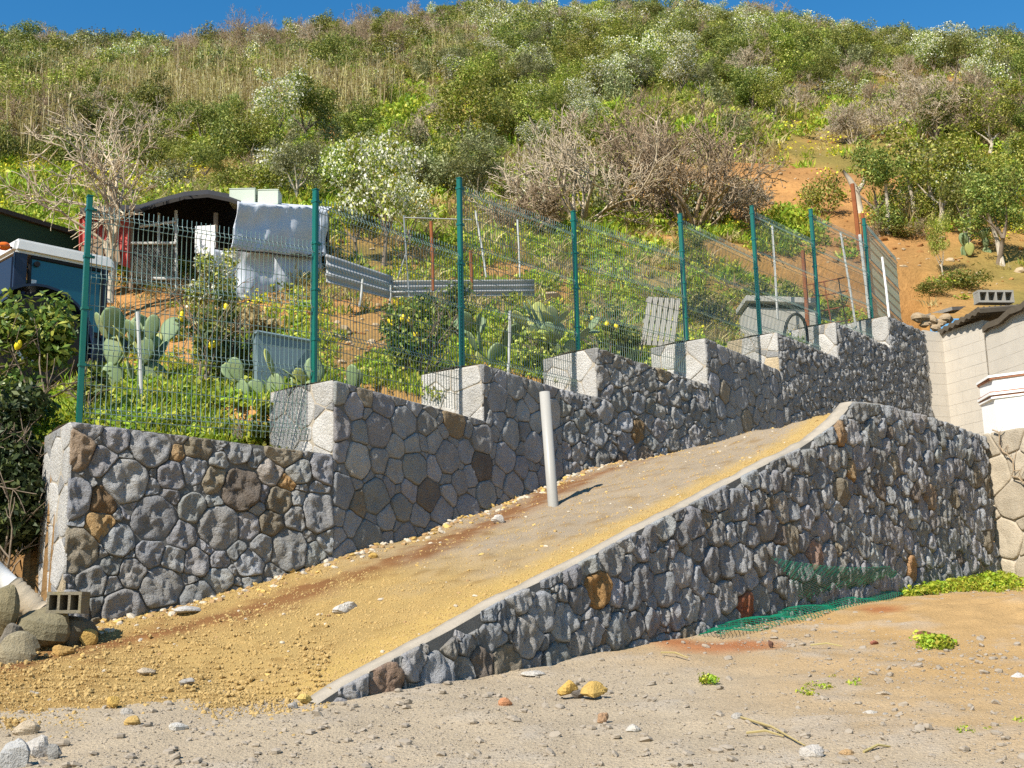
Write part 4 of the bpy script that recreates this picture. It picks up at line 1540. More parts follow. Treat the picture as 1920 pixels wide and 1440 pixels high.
# ------------------------------------------------------------------ sheds and scrap above the wall
def build_sheds():
    rng = random.Random(77)
    greenw = surface_mat('dark_green_boards', (0.018, 0.05, 0.028), 0.8, 0.2, 3, 30, 0.15, 0.3, 0.005)
    blackr = surface_mat('black_roofing', (0.03, 0.027, 0.024), 0.9, 0.3, 4, 40, 0.2, 0.3, 0.006)
    redp = surface_mat('faded_red_sheet', (0.46, 0.09, 0.075), 0.7, 0.25, 4, 40, 0.15, 0.2, 0.004)
    tarpm = surface_mat('grey_white_tarpaulin', (0.55, 0.57, 0.60), 0.55, 0.15, 3, 30, 0.1, 0.4, 0.01)
    woodm = surface_mat('grey_brown_timber', (0.24, 0.18, 0.12), 0.95, 0.3, 4, 40, 0.3, 0.4, 0.006)
    palem = surface_mat('pale_green_polystyrene', (0.50, 0.55, 0.45), 0.85, 0.1, 4, 40, 0.1, 0.2, 0.004)
    # dark green shed at the left edge
    r = thing('green_shed', tuple(P(60, 560, 22.5)), 'dark green shed with sloping black roof behind the tractor', 'shed')
    mb = MB()
    a, b = P(-260, 600, 21.0), P(140, 600, 24.0)
    zt0, zt1 = float(P(-260, 330, 21.0)[2]), float(P(140, 446, 24.0)[2])
    pts = [(a[0], a[1], a[2] - 1.2), (b[0], b[1], b[2] - 1.2), (b[0], b[1], zt1), (a[0], a[1], zt0)]
    plate(mb, pts, 0.1, (-0.3, 1, 0)); mb.build('wall', greenw, r)
    mb = MB()
    plate(mb, [(a[0], a[1] - 0.12, zt0 + 0.02), (b[0], b[1] - 0.12, zt1 + 0.02), (b[0] - 0.8, b[1] + 2.4, zt1 + 0.35), (a[0] - 0.8, a[1] + 2.4, zt0 + 0.35)], 0.09, (0, 0, 1)); mb.build('roof', blackr, r)
    # scrap shack
    Y = 23.5
    root = thing('scrap_shack', tuple(P(320, 560, Y)), 'makeshift shack with dark sagging roof, red sheet and draped tarpaulin', 'shack')
    mb = MB()
    front = [(150, 398), (215, 393), (262, 392), (300, 380), (345, 368), (390, 364), (430, 372), (452, 380)]
    lo, up_ = [P(x, y + 6, Y - 0.4) for x, y in front], [P(x, y - 3, Y + 2.4) for x, y in front]
    for i in range(len(front) - 1):
        plate(mb, [lo[i], lo[i + 1], up_[i + 1], up_[i]], 0.07, (0, 0, 1))
    mb.build('roof', blackr, root)
    mb = MB(); plate(mb, [P(140, 520, Y + 2.0), P(460, 540, Y + 2.0)] + [P(x, y + 1, Y + 2.0) for x, y in reversed(front)], 0.08); mb.build('back_wall', blackr, root)
    # corrugated red sheet with vertical ribs
    mb = MB()
    x0, x1 = 150, 243
    N = 28
    vs, fs = [], []
    for i in range(N + 1):
        k = i / N
        for (ya, yb) in (((402 + 10 * k), (470 + 32 * k)),):
            off = 0.03 * (1 if i % 3 else -1)
            p, q = P(x0 + (x1 - x0) * k, yb, Y - 0.1), P(x0 + (x1 - x0) * k, ya, Y - 0.1)
            vs += [(p[0], p[1] + off, p[2]), (q[0], q[1] + off, q[2])]
    fs = [(2 * i, 2 * i + 2, 2 * i + 3, 2 * i + 1) for i in range(N)]
    mb.add(vs, fs); rs = mb.build('red_sheet', redp, root)
    sm = rs.modifiers.new('sheet', 'SOLIDIFY'); sm.thickness = 0.015
    # posts, rails and boards
    for (xa, ya, xb, yb, rr) in [(246, 408, 246, 545, 0.05), (330, 395, 331, 560, 0.035), (405, 400, 402, 560, 0.05), (298, 400, 297, 480, 0.03)]:
        mb = MB(); mb.tube([P(xb, yb, Y), P(xa, ya, Y)], rr, 6); mb.build('post', M['white_metal'] if rr < 0.04 else woodm, root)
    for (xa, ya, xb, yb) in [(246, 456, 330, 456), (285, 522, 335, 523), (262, 425, 330, 415)]:
        mb = MB(); mb.tube([P(xa, ya, Y - 0.06), P(xb, yb, Y - 0.06)], 0.03, 6); mb.build('rail', M['white_metal'], root)
    mb = MB(); plate(mb, [P(365, 474, Y - 0.15), P(404, 478, Y - 0.15), P(404, 422, Y - 0.15), P(366, 424, Y - 0.15)], 0.03); mb.build('white_board', M['white_paint'], root)
    for (xa, ya, xb, yb) in [(150, 462, 168, 500), (168, 450, 196, 500), (196, 455, 226, 492)]:
        mb = MB(); plate(mb, [P(xa, yb, Y - 0.25), P(xb, yb + 4, Y - 0.25), P(xb - 4, ya, Y - 0.2), P(xa + 3, ya - 4, Y - 0.2)], 0.03); mb.build('board', woodm, root)
    # chicken wire in the open bay
    mb = MB()
    for i in range(-14, 26):
        for sg in (1, -1):
            pts = []
            for k in range(13):
                v = k / 12
                u = (i + (v * 14 if sg > 0 else (1 - v) * 14)) / 26
                if 0 <= u <= 1:
                    pts.append(P(250 + 80 * u, 458 + 75 * v, Y - 0.03))
            if len(pts) > 1:
                mb.tube(pts, 0.004, 3, caps=False)
    mb.build('chicken_wire', M['galv'], root)
    # tarpaulin: upper sheet with folds, lower sheet hanging below
    def sheet(corners, nu, nv, fold, name, mat, par, seed, sag=0.0):
        a, b, c, d = [np.array(p) for p in corners]   # top-left, top-right, bottom-right, bottom-left
        vs = []
        for j in range(nv + 1):
            v = j / nv
            for i in range(nu + 1):
                u = i / nu
                p = (a * (1 - u) + b * u) * (1 - v) + (d * (1 - u) + c * u) * v
                f = fold * (math.sin(u * 19 + seed + 1.3 * math.sin(v * 2 + seed)) * (0.35 + 0.65 * v) + 0.9 * fbm(u * 6 + seed, v * 1.6, seed, 3))
                p = p + np.array([0.02 * math.sin(v * 9 + u * 5), -f, sag * math.sin(math.pi * u) * (1 - v) + 0.04 * fbm(u * 5, 3.0, seed, 2)])
                vs.append(p)
        idx = np.arange((nu + 1) * (nv + 1)).reshape(nv + 1, nu + 1)
        fs = np.stack([idx[1:, :-1], idx[1:, 1:], idx[:-1, 1:], idx[:-1, :-1]], -1).reshape(-1, 4)
        me = np_mesh(name, np.array(vs), fs, True)
        o = link_mesh(name, me, mat, par)
        s = o.modifiers.new('sheet', 'SOLIDIFY'); s.thickness = 0.012
        return o
    sheet([P(447, 379, Y - 1.0), P(616, 393, Y + 1.7), P(612, 482, Y + 1.4), P(436, 470, Y - 1.25)], 60, 16, 0.10, 'tarpaulin', tarpm, root, 1.0)
    sheet([P(400, 468, Y - 1.3), P(604, 478, Y + 1.5), P(600, 575, Y + 1.1), P(404, 560, Y - 1.6)], 60, 16, 0.10, 'tarpaulin', tarpm, root, 3.0, 0.05)
    mb = MB(); plate(mb, [P(446, 560, Y + 0.4), P(610, 580, Y + 2.6), P(612, 398, Y + 2.6), P(450, 386, Y + 0.4)], 0.08); mb.build('back_wall', blackr, root)
    mb = MB(); plate(mb, [P(447, 380, Y - 0.95), P(614, 394, Y + 1.75), P(622, 388, Y + 3.2), P(452, 376, Y + 1.2)], 0.03, (0, 0, -1)); mb.build('roof', tarpm, root)
    mb = MB(); mb.tube([P(402, 466, Y - 1.5), P(450, 470, Y - 1.2), P(500, 474, Y - 0.5), P(560, 482, Y + 0.3), P(606, 474, Y + 1.1)], 0.018, 5); mb.build('rope', blackr, root)
    mb = MB(); plate(mb, [P(598, 590, Y + 1.3), P(618, 586, Y + 2.9), P(618, 400, Y + 2.9), P(612, 470, Y + 1.6)], 0.03, (-1, 0, 0)); mb.build('side_wall', blackr, root)
    # two polystyrene boxes on the shack's roof
    for (x0, x1, yt, yb, lab) in [(434, 482, 361, 386, 'pale green foam box on the shack roof, behind the tarpaulin edge'), (487, 525, 363, 389, 'pale green square foam box on the shack roof, nearer the fence post')]:
        mb = MB(); c = (P(x0, yb, Y + 0.9) + P(x1, yt, Y + 0.9)) / 2
        w = (P(x1, yb, Y + 0.9) - P(x0, yb, Y + 0.9))[0]; h = (P(x0, yt, Y + 0.9) - P(x0, yb, Y + 0.9))[2]
        mb.box(c, (w, 0.4, h)); mb.box((c[0], c[1], c[2] + h / 2 + 0.012), (w * 1.03, 0.42, 0.025))
        tag(mb.build('foam_box', palem, None, bevel=0.006), lab, 'box')
    # corrugated grey sheets: a leaning one and one laid as an edging
    greyc = surface_mat('grey_corrugated_sheet', (0.34, 0.34, 0.33), 0.6, 0.2, 3, 40, 0.15, 0.2, 0.004)
    def corr(corners, waves, amp, label, thick=0.02):
        a, b, c, d = [np.array(p) for p in corners]   # top-left, top-right, bottom-right, bottom-left ; ribs run left-right
        nv = waves * 8
        vs = []
        for j in range(nv + 1):
            v = j / nv
            for i in range(9):
                u = i / 8
                p = (a * (1 - u) + b * u) * (1 - v) + (d * (1 - u) + c * u) * v
                p = p + np.array([0, -amp * math.sin(2 * math.pi * waves * v), 0])
                vs.append(p)
        idx = np.arange(9 * (nv + 1)).reshape(nv + 1, 9)
        fs = np.stack([idx[1:, :-1], idx[1:, 1:], idx[:-1, 1:], idx[:-1, :-1]], -1).reshape(-1, 4)
        o = link_mesh('corrugated_sheet', np_mesh('corrugated_sheet', np.array(vs), fs, True), greyc)
        s = o.modifiers.new('sheet', 'SOLIDIFY'); s.thickness = thick
        tag(o, label, 'metal sheet')
    corr([P(612, 476, 21.2), P(736, 518, 22.6), P(734, 560, 22.3), P(612, 528, 20.9)], 3, 0.05, 'grey corrugated sheet sloping down beside the tarpaulin')
    corr([P(735, 526, 22.6), P(1002, 524, 24.4), P(1002, 553, 24.2), P(735, 556, 22.4)], 3, 0.05, 'long level grey corrugated sheet edging the soil behind the cactus')
    # pole frame behind it
    fr = thing('pole_frame', tuple(P(767, 570, 22.0)), 'thin pale pole frame with crossbar standing in the vegetable plot', 'frame')
    for (xa, ya, xb, yb, rr, nm) in [(757, 404, 768, 572, 0.016, 'upright'), (757, 408, 885, 412, 0.012, 'crossbar'), (763, 470, 746, 522, 0.014, 'brace')]:
        mb = MB(); mb.tube([P(xb, yb, 22.0), P(xa, ya, 22.0)], rr, 7); mb.build(nm, M['galv'], fr)
    pole('rusty_post', 808, 415, 812, 545, 21.8, 21.8, 0.032, M['rust'], 'rusty iron post near the pale pole frame', 'post')
    pole('rusty_post', 882, 470, 884, 545, 21.6, 21.6, 0.03, M['rust'], 'rusty iron post just behind the tallest green fence post', 'post')
    pole('white_pole', 258, 585, 266, 800, 13.5, 13.5, 0.0224, M['white_metal'], 'white pole in the grass in front of the large prickly pear', 'pole')
    pole('white_pole', 956, 583, 953, 700, 16.6, 16.6, 0.0208, M['white_metal'], 'white pole in front of the spreading prickly pear', 'pole')
    pole('white_pole', 680, 522, 674, 575, 20.3, 20.3, 0.0208, M['white_metal'], 'short white stake below the sloping corrugated sheet', 'pole')
    pole('white_pole', 733, 535, 730, 575, 21.0, 21.0, 0.0192, M['white_metal'], 'short white stake where the two corrugated sheets meet', 'pole')
    pole('white_pole', 891, 395, 912, 520, 22.4, 22.4, 0.0192, M['white_metal'], 'thin leaning white pole right of the tallest green fence post', 'pole')
    pole('white_pole', 970, 412, 975, 520, 22.6, 22.6, 0.0176, M['white_metal'], 'thin white pole in front of the dry brush', 'pole')
    pole('white_pole', 1448, 424, 1458, 600, 22.2, 22.2, 0.0224, M['white_metal'], 'white pole standing beside the pale water trough', 'pole')
    pole('white_pole', 1576, 436, 1606, 620, 23.9, 23.9, 0.0240, M['white_metal'], 'pale leaning pole behind the fence beside the rusty frame', 'pole')
    pole('white_pole', 1612, 440, 1634, 625, 24.6, 24.6, 0.0360, M['white_metal'], 'thick pale pole behind the last fence panels', 'pole')
    pole('white_pole', 1654, 482, 1668, 604, 24.3, 24.3, 0.0240, M['white_paint'], 'bright white pole behind the last green fence post', 'pole')
    pole('rusty_post', 1598, 345, 1612, 470, 25.2, 25.2, 0.05, M['rust'], 'tall rusty pole beside the pruned tree trunk', 'post')
    pole('rusty_post', 1617, 400, 1620, 470, 25.3, 25.3, 0.04, M['rust'], 'shorter rusty pole beside the pruned tree trunk', 'post')
    pole('rusty_post', 1505, 470, 1516, 640, 22.6, 22.6, 0.04, M['rust'], 'rusty pole standing at the end of the water trough', 'post')
    # rusty welded frame
    fr = thing('iron_grid', tuple(P(1550, 620, 23.2)), 'rusty welded iron grid leaning behind the fence near the trough', 'iron grid')
    for (xa, ya, xb, yb) in [(1505, 536, 1585, 520), (1512, 560, 1590, 545), (1515, 588, 1592, 573), (1520, 612, 1594, 600), (1545, 528, 1560, 615), (1572, 524, 1588, 612), (1525, 532, 1536, 616)]:
        mb = MB(); mb.tube([P(xb, yb, 23.2), P(xa, ya, 23.2)], 0.014, 6); mb.build('bar', M['rust'], fr)
    # pallet
    root = thing('wooden_pallet', tuple(P(1240, 655, 20.2)), 'weathered wooden pallet leaning behind the fence among weeds', 'pallet')
    tl, tr, br, bl = P(1214, 556, 20.4), P(1277, 560, 20.6), P(1264, 650, 20.1), P(1200, 646, 19.9)
    pw = surface_mat('weathered_pallet_wood', (0.36, 0.33, 0.28), 0.95, 0.25, 4, 50, 0.25, 0.4, 0.005)
    for i in range(6):
        k0, k1 = i / 6 + 0.018, (i + 1) / 6 - 0.018
        mb = MB(); plate(mb, [bl + (br - bl) * k0, bl + (br - bl) * k1, tl + (tr - tl) * k1, tl + (tr - tl) * k0], 0.022); mb.build('slat', pw, root)
    for v in (0.06, 0.5, 0.94):
        a, b = tl + (bl - tl) * v, tr + (br - tr) * v
        mb = MB(); mb.tube([a + np.array([0, 0.065, 0]), b + np.array([0, 0.065, 0])], 0.04, 4); mb.build('bearer', pw, root)
    # masonry trough
    root = thing('water_trough', tuple(P(1465, 640, 23.0)), 'pale rendered masonry water trough behind the fence', 'trough')
    pal = surface_mat('pale_trough_render', (0.50, 0.48, 0.42), 0.9, 0.2, 3, 40, 0.15, 0.4, 0.006)
    a, b = P(1406, 645, 22.6), P(1536, 645, 23.0)
    zt = float(P(1406, 575, 22.6)[2])
    mb = MB(); plate(mb, [(a[0], a[1], a[2] - 0.5), (b[0], b[1], b[2] - 0.5), (b[0], b[1], zt), (a[0], a[1], zt)], 0.9); mb.build('basin', pal, root, bevel=0.01)
    z2 = float(P(1404, 553, 22.5)[2])
    mb = MB(); plate(mb, [(a[0] - 0.04, a[1] - 0.1, z2 - 0.12), (b[0] + 0.04, b[1] - 0.1, z2 - 0.10), (b[0] + 0.04, b[1] - 0.1, z2 + 0.02), (a[0] - 0.04, a[1] - 0.1, z2)], 1.1); mb.build('rim_slab', pal, root, bevel=0.012)
    mb = MB(); plate(mb, [(a[0] + 0.05, a[1] + 0.1, zt - 0.02), (b[0] - 0.05, b[1] + 0.1, zt - 0.02), (b[0] - 0.05, b[1] + 0.1, z2 - 0.1), (a[0] + 0.05, a[1] + 0.1, z2 - 0.1)], 0.6); mb.build('gap_fill', blackr, root)  # black fill standing for the shaded gap under the rim
    # arched black hose
    mb = MB()
    pts = []
    for i in range(19):
        t = math.pi * i / 18
        pts.append(P(1492 - 22 * math.cos(t), 645 - 56 * math.sin(t) ** 0.8, 21.9))
    mb.tube(pts, 0.03, 8); tag(mb.build('hose', surface_mat('black_hose', (0.015, 0.015, 0.015), 0.5, 0.1, 4, 40, 0.1, 0.0), None, smooth=True), 'black hose bent in an arch above the stone wall', 'hose')
    # grey tub half hidden by leaves
    root = thing('plastic_tub', tuple(P(535, 690, 14.9)), 'blue grey rectangular tub standing in the grass behind the fence', 'tub')
    tubm = surface_mat('blue_grey_plastic', (0.20, 0.27, 0.30), 0.5, 0.15, 4, 40, 0.1, 0.1, 0.003)
    a, b = P(478, 700, 14.6), P(586, 694, 15.2)
    zt = float(P(478, 622, 14.6)[2])
    mb = MB(); plate(mb, [(a[0] + 0.06, a[1], a[2] - 0.5), (b[0] - 0.04, b[1], b[2] - 0.5), (b[0], b[1], zt), (a[0], a[1], zt)], 0.5, (-0.3, 1, 0)); mb.build('basin', tubm, root)
    mb = MB()
    q = [Vector((a[0], a[1], zt)), Vector((b[0], b[1], zt)), Vector((b[0] - 0.15, b[1] + 0.5, zt)), Vector((a[0] - 0.15, a[1] + 0.5, zt))]
    mb.tube(q + [q[0]], 0.025, 6); mb.build('rim', tubm, root)
build_sheds()

# ------------------------------------------------------------------ debris at the foot of the wall, loose rocks
def build_rocks():
    rng = random.Random(9)
    def lump(px, py, w, h, col, label, d=None, rough=0.35, cat='rock', rot=None, lift=0.35, name='rock'):
        p = surface_hit(px, py + h / 2)
        sc = (p[1] / F_PX)
        s = (w / 2 * sc * 1.08, (d or w * 0.8) / 2 * sc, h / 2 * sc * 1.15)
        o = link_mesh(name, rock_mesh(name, rng, s, 9, 14, rough), M['rock'])
        o.location = (p[0], p[1] + s[1] * 0.3, p[2] + s[2] * (1 - lift))
        o.rotation_euler = (0, 0, rng.uniform(0, 0.6)) if rot is None else rot
        o.color = (*col, 1)
        tag(o, label, cat)
        return o
    grey, tan, yel, dk = (0.33, 0.30, 0.26), (0.42, 0.34, 0.24), (0.50, 0.32, 0.09), (0.20, 0.17, 0.12)
    lump(645, 1140, 52, 24, (0.50, 0.46, 0.40), 'pale pointed rock lying alone on the yellow ramp')
    lump(352, 1275, 34, 16, grey, 'small grey rock on the lower ramp with a dark shadow')
    lump(272, 1260, 38, 14, tan, 'flat tan rock on the lower ramp left of the grey one')
    lump(210, 1316, 26, 24, yel, 'yellow rock with a dark hollow at the ramp foot')
    lump(234, 1336, 26, 16, grey, 'grey stone just below the yellow rock at the ramp foot')
    lump(250, 1354, 34, 24, (0.40, 0.27, 0.10), 'brown stone at the lower edge of the yellow gravel')
    lump(332, 1362, 40, 20, (0.46, 0.43, 0.38), 'pale grey rock on the border between gravel and ground')
    lump(66, 1398, 56, 42, (0.40, 0.37, 0.33), 'large grey rock at the bottom edge, beside the biggest one')
    lump(20, 1410, 62, 66, (0.36, 0.35, 0.33), 'biggest grey rock in the bottom left corner')
    lump(100, 1408, 30, 34, (0.24, 0.23, 0.21), 'dark grey rock leaning on the large rocks at the bottom left')
    lump(48, 1366, 50, 30, tan, 'tan rock just above the grey rocks in the bottom left corner')
    lump(1062, 1288, 46, 38, yel, 'left one of two yellow rocks in front of the ramp wall', rough=0.6)
    lump(1118, 1292, 54, 38, (0.46, 0.30, 0.09), 'right one of two yellow rocks in front of the ramp wall', rough=0.6)
    lump(1087, 1300, 30, 14, (0.14, 0.12, 0.10), 'dark lump in place of the shadow between the two yellow rocks')  # dark lump put where the left yellow rock's shadow falls
    lump(1130, 1344, 30, 18, (0.34, 0.21, 0.12), 'brown stone in front of the yellow rocks')
    lump(1384, 1344, 26, 16, grey, 'grey stone at the end of the dry stalk')
    lump(1524, 1410, 48, 34, (0.43, 0.39, 0.34), 'grey pointed rock at the bottom of the ground, near a round brown stone')
    lump(1590, 1412, 32, 20, (0.40, 0.26, 0.13), 'round brown stone beside the grey pointed rock')
    lump(1660, 1301, 34, 10, tan, 'flat tan stone in the middle of the ground')
    lump(1634, 1338, 30, 12, (0.44, 0.40, 0.34), 'flat pale stone right of the dry stalks')
    lump(1660, 1342, 18, 12, grey, 'small grey stone next to the flat pale stone')
    lump(1188, 1366, 32, 16, (0.46, 0.42, 0.36), 'pale stone below the dark brown stone on the ground')
    lump(1740, 1188, 40, 18, (0.16, 0.075, 0.04), 'dark reddish lump of earth near the right wall', rough=0.5)
    lump(1910, 1268, 30, 14, (0.5, 0.46, 0.42), 'pale stone at the right edge of the ground')
    lump(1445, 1206, 12, 14, (0.13, 0.07, 0.05), 'small dark cone lying on the reddish patch')
    lump(1640, 1204, 16, 10, (0.30, 0.12, 0.08), 'small red brown stone in front of the netting')
    lump(1000, 1262, 44, 12, (0.46, 0.42, 0.36), 'flat grey stone at the foot of the ramp wall')
    lump(945, 1315, 30, 20, (0.42, 0.2, 0.1), 'small reddish stone left of the yellow rocks')
    lump(1190, 1198, 14, 12, grey, 'grey pebble tucked under the ramp wall')
    lump(570, 1310, 26, 20, (0.50, 0.36, 0.12), 'yellow stone at the tip of the ramp wall')
    lump(548, 1322, 20, 16, grey, 'grey stone beside the yellow stone at the wall tip')
    lump(935, 972, 26, 18, (0.55, 0.5, 0.44), 'pale stone high on the ramp beside the shaded wall')
    lump(700, 1042, 20, 12, yel, 'small yellow lump at the foot of the shaded wall')
    lump(345, 1147, 50, 14, (0.42, 0.40, 0.37), 'flat grey stone at the foot of the wall where the ramp starts', lift=0.2)
    # broken concrete at the free end of the upper wall
    Yd = 11.0
    def chunk(px, py, w, h, Y, col, label, yaw=0.3, name='concrete_chunk'):
        p = P(px, py, Y); sc = Y / F_PX
        o = link_mesh(name, rock_mesh(name, rng, (w / 2 * sc * 1.1, w / 2 * sc * 0.9, h / 2 * sc * 1.15), 10, 16, 0.3), M['rock'])
        o.location = p; o.rotation_euler = (0.1, 0.15, yaw); o.color = (*col, 1)
        tag(o, label, 'concrete chunk')
    chunk(14, 1145, 62, 84, 10.5, (0.20, 0.17, 0.10), 'tall dark concrete chunk at the left edge below the pipe')
    chunk(88, 1180, 96, 84, 10.6, (0.21, 0.18, 0.11), 'big rounded concrete chunk under the hollow block')
    chunk(36, 1222, 66, 66, 10.2, (0.27, 0.23, 0.15), 'round tan concrete lump below the big chunk')
    chunk(135, 1188, 90, 56, 10.75, (0.15, 0.13, 0.09), 'dark concrete chunk touching the foot of the wall')
    chunk(22, 1192, 50, 44, 10.35, (0.17, 0.15, 0.12), 'grey concrete lump between the left edge chunks')
    chunk(120, 1222, 40, 26, 10.4, (0.42, 0.26, 0.09), 'small orange lump of earth at the edge of the gravel')
    chunk(166, 1196, 34, 30, 10.7, (0.45, 0.29, 0.09), 'small ochre lump against the concrete by the wall')
    chunk(20, 1268, 44, 34, 10.0, (0.33, 0.22, 0.10), 'brown lump of earth at the left edge of the gravel')
    chunk(60, 1152, 70, 40, 11.2, (0.22, 0.19, 0.13), 'concrete piece behind the hollow block')
    chunk(30, 1250, 90, 60, 10.3, (0.26, 0.2, 0.12), 'low earthy lump under the round tan one')
    hollow_block(P(128, 1130, 10.62), 0.31, 0.185, 0.19, -0.05, 3, 'dark hollow concrete block with three cells at the foot of the wall', M['concrete_dark'], tilt=0.02)
    # pipe wrapped in cloth
    root = thing('wrapped_pipe', tuple(P(40, 1110, 10.9)), 'white pipe wrapped in beige cloth sticking out of the rubble', 'pipe')
    mb = MB(); a, b = P(-40, 1040, 10.9), P(75, 1150, 11.0)
    mb.tube([a, (a + b) / 2, b], 0.085, 18); mb.build('pipe', M['white_paint'], root, smooth=True)
    mb = MB(); pts, rad = [], []
    for i in range(15):
        k = 0.52 + 0.46 * i / 14
        pts.append(a + (b - a) * k); rad.append(0.098 + 0.010 * (i % 2) + 0.006 * rng.random())
    mb.tube(pts, rad, 16); mb.build('cloth_wrap', surface_mat('beige_cloth', (0.46, 0.38, 0.27), 0.95, 0.2, 8, 60, 0.2, 0.5, 0.006), root, smooth=True)
build_rocks()

# dry stalks lying on the ground
for _k, (_a, _b, _lab) in enumerate([((1390, 1354), (1510, 1408), 'long dry straw stalk lying towards the grey pointed rock'), ((1400, 1384), (1470, 1390), 'short dry stalk crossing the long one'), ((1240, 1230), (1290, 1240), 'thin straw lying below the ramp wall'), ((1520, 1216), (1580, 1218), 'thin reddish stick in front of the netting'), ((1620, 1420), (1670, 1410), 'dry stalk right of the round brown stone')]):
    p, q = ray_ground(*_a), ray_ground(*_b)
    mb = MB(); up3 = np.array([0, 0, 0.03]); mid = (p + q) / 2 + np.array([0.01, 0.02, 0.02])
    mb.tube([p + up3, mid + up3, q + up3], [0.008, 0.008, 0.005], 5)
    tag(mb.build('dry_stalk', M['grass_dry'], None), _lab, 'stalk')

# ------------------------------------------------------------------ plant shapes (shared meshes)
def leaf_cloud(rng, lobes, n, size, aspect=0.45, shell=0.55, up=0.3, droop=0.0):
    """n small pointed leaves spread through the lobes (cx, cy, cz, rx, ry, rz); returns verts, faces (quads)."""
    L = np.array(lobes, float)
    vol = L[:, 3] * L[:, 4] * L[:, 5]
    pick = rng.choice(len(L), n, p=vol ** 0.67 / (vol ** 0.67).sum())
    d = rng.normal(size=(n, 3)); d /= np.linalg.norm(d, axis=1, keepdims=True)
    r = (1 - shell * rng.random(n) ** 1.6)
    # uneven outline: push the lobes' surface in and out with a coarse noise of direction
    ph = L[pick, 0] * 3.1
    bump = 1 + 0.22 * np.sin(d[:, 0] * 5 + ph) * np.sin(d[:, 1] * 4 + 1.3 * ph) + 0.16 * np.sin(d[:, 2] * 9 + ph)
    c = L[pick, :3] + d * L[pick, 3:] * (r * bump)[:, None]
    nrm = d + rng.normal(size=(n, 3)) * 0.9 + np.array([0, 0, up])
    nrm /= np.linalg.norm(nrm, axis=1, keepdims=True)
    t = rng.normal(size=(n, 3)); t[:, 2] -= droop
    t -= nrm * (t * nrm).sum(1, keepdims=True); t /= np.linalg.norm(t, axis=1, keepdims=True)
    b = np.cross(nrm, t)
    s = size * rng.uniform(0.6, 1.35, n)[:, None]
    v = np.stack([c - t * s, c + b * s * aspect + nrm * s * 0.15, c + t * s, c - b * s * aspect + nrm * s * 0.15], 1)
    return v.reshape(-1, 3), np.arange(4 * n).reshape(n, 4)


def tri_tube(P0, P1, r0, r1):
    """Three-sided straight twigs for whole arrays of segments."""
    P0, P1 = np.asarray(P0, float), np.asarray(P1, float)
    t = P1 - P0
    t /= np.maximum(np.linalg.norm(t, axis=1, keepdims=True), 1e-9)
    ref = np.where(np.abs(t[:, 2:3]) > 0.9, np.array([[1.0, 0, 0]]), np.array([[0, 0, 1.0]]))
    a = np.cross(t, ref); a /= np.linalg.norm(a, axis=1, keepdims=True)
    b = np.cross(t, a)
    vs = []
    for Q, r in ((P0, r0), (P1, r1)):
        for k in range(3):
            an = 2 * math.pi * k / 3
            vs.append(Q + (a * math.cos(an) + b * math.sin(an)) * np.asarray(r)[:, None])
    V = np.stack(vs, 1)
    n = len(P0)
    base = (np.arange(n) * 6)[:, None]
    F = np.concatenate([base + np.array([[k, (k + 1) % 3, 3 + (k + 1) % 3, 3 + k]]) for k in range(3)], 0)
    return V.reshape(-1, 3), F


def branching(rng, starts, depth, spread=0.5, curve=0.25, up=0.15, shrink=0.72, kids=(2, 3), segs=4, rk=0.62, rmin=0.004):
    """Grows twigs from (pos, dir, length, radius); returns segment arrays, thick ones first."""
    A, B, RA, RB = [], [], [], []
    stack = [(np.array(p, float), np.array(d, float) / np.linalg.norm(d), L, r, 0) for p, d, L, r in starts]
    while stack:
        p, d, L, r, lev = stack.pop()
        pts = [p]
        for i in range(segs):
            d = d + rng.normal(size=3) * curve / segs ** 0.5 * 0.6 + np.array([0, 0, up / segs])
            d /= np.linalg.norm(d)
            q = pts[-1] + d * L / segs
            r0 = max(r * (1 - (1 - rk) * i / segs), rmin); r1 = max(r * (1 - (1 - rk) * (i + 1) / segs), rmin)
            A.append(pts[-1]); B.append(q); RA.append(r0); RB.append(r1)
            pts.append(q)
            if lev < depth and i >= 1 and rng.random() < 0.45:
                nd = d + rng.normal(size=3) * spread; nd /= np.linalg.norm(nd)
                stack.append((q, nd, L * shrink * rng.uniform(0.6, 1.0), r1 * 0.6, lev + 1))
        if lev < depth:
            for _ in range(rng.integers(kids[0], kids[1] + 1)):
                nd = d + rng.normal(size=3) * spread; nd /= np.linalg.norm(nd)
                stack.append((pts[-1], nd, L * shrink * rng.uniform(0.75, 1.1), r * rk * 0.9, lev + 1))
    return np.array(A), np.array(B), np.array(RA), np.array(RB)


def twig_mesh(name, seg, material):
    V, F = tri_tube(*seg)
    me = np_mesh(name, V, F, False)
    me.materials.append(material)
    return me


def leaf_mesh(name, clouds, material):
    V, F, o = [], [], 0
    for v, f in clouds:
        V.append(v); F.append(f + o); o += len(v)
    me = np_mesh(name, np.concatenate(V), np.concatenate(F))
    me.materials.append(material)
    return me


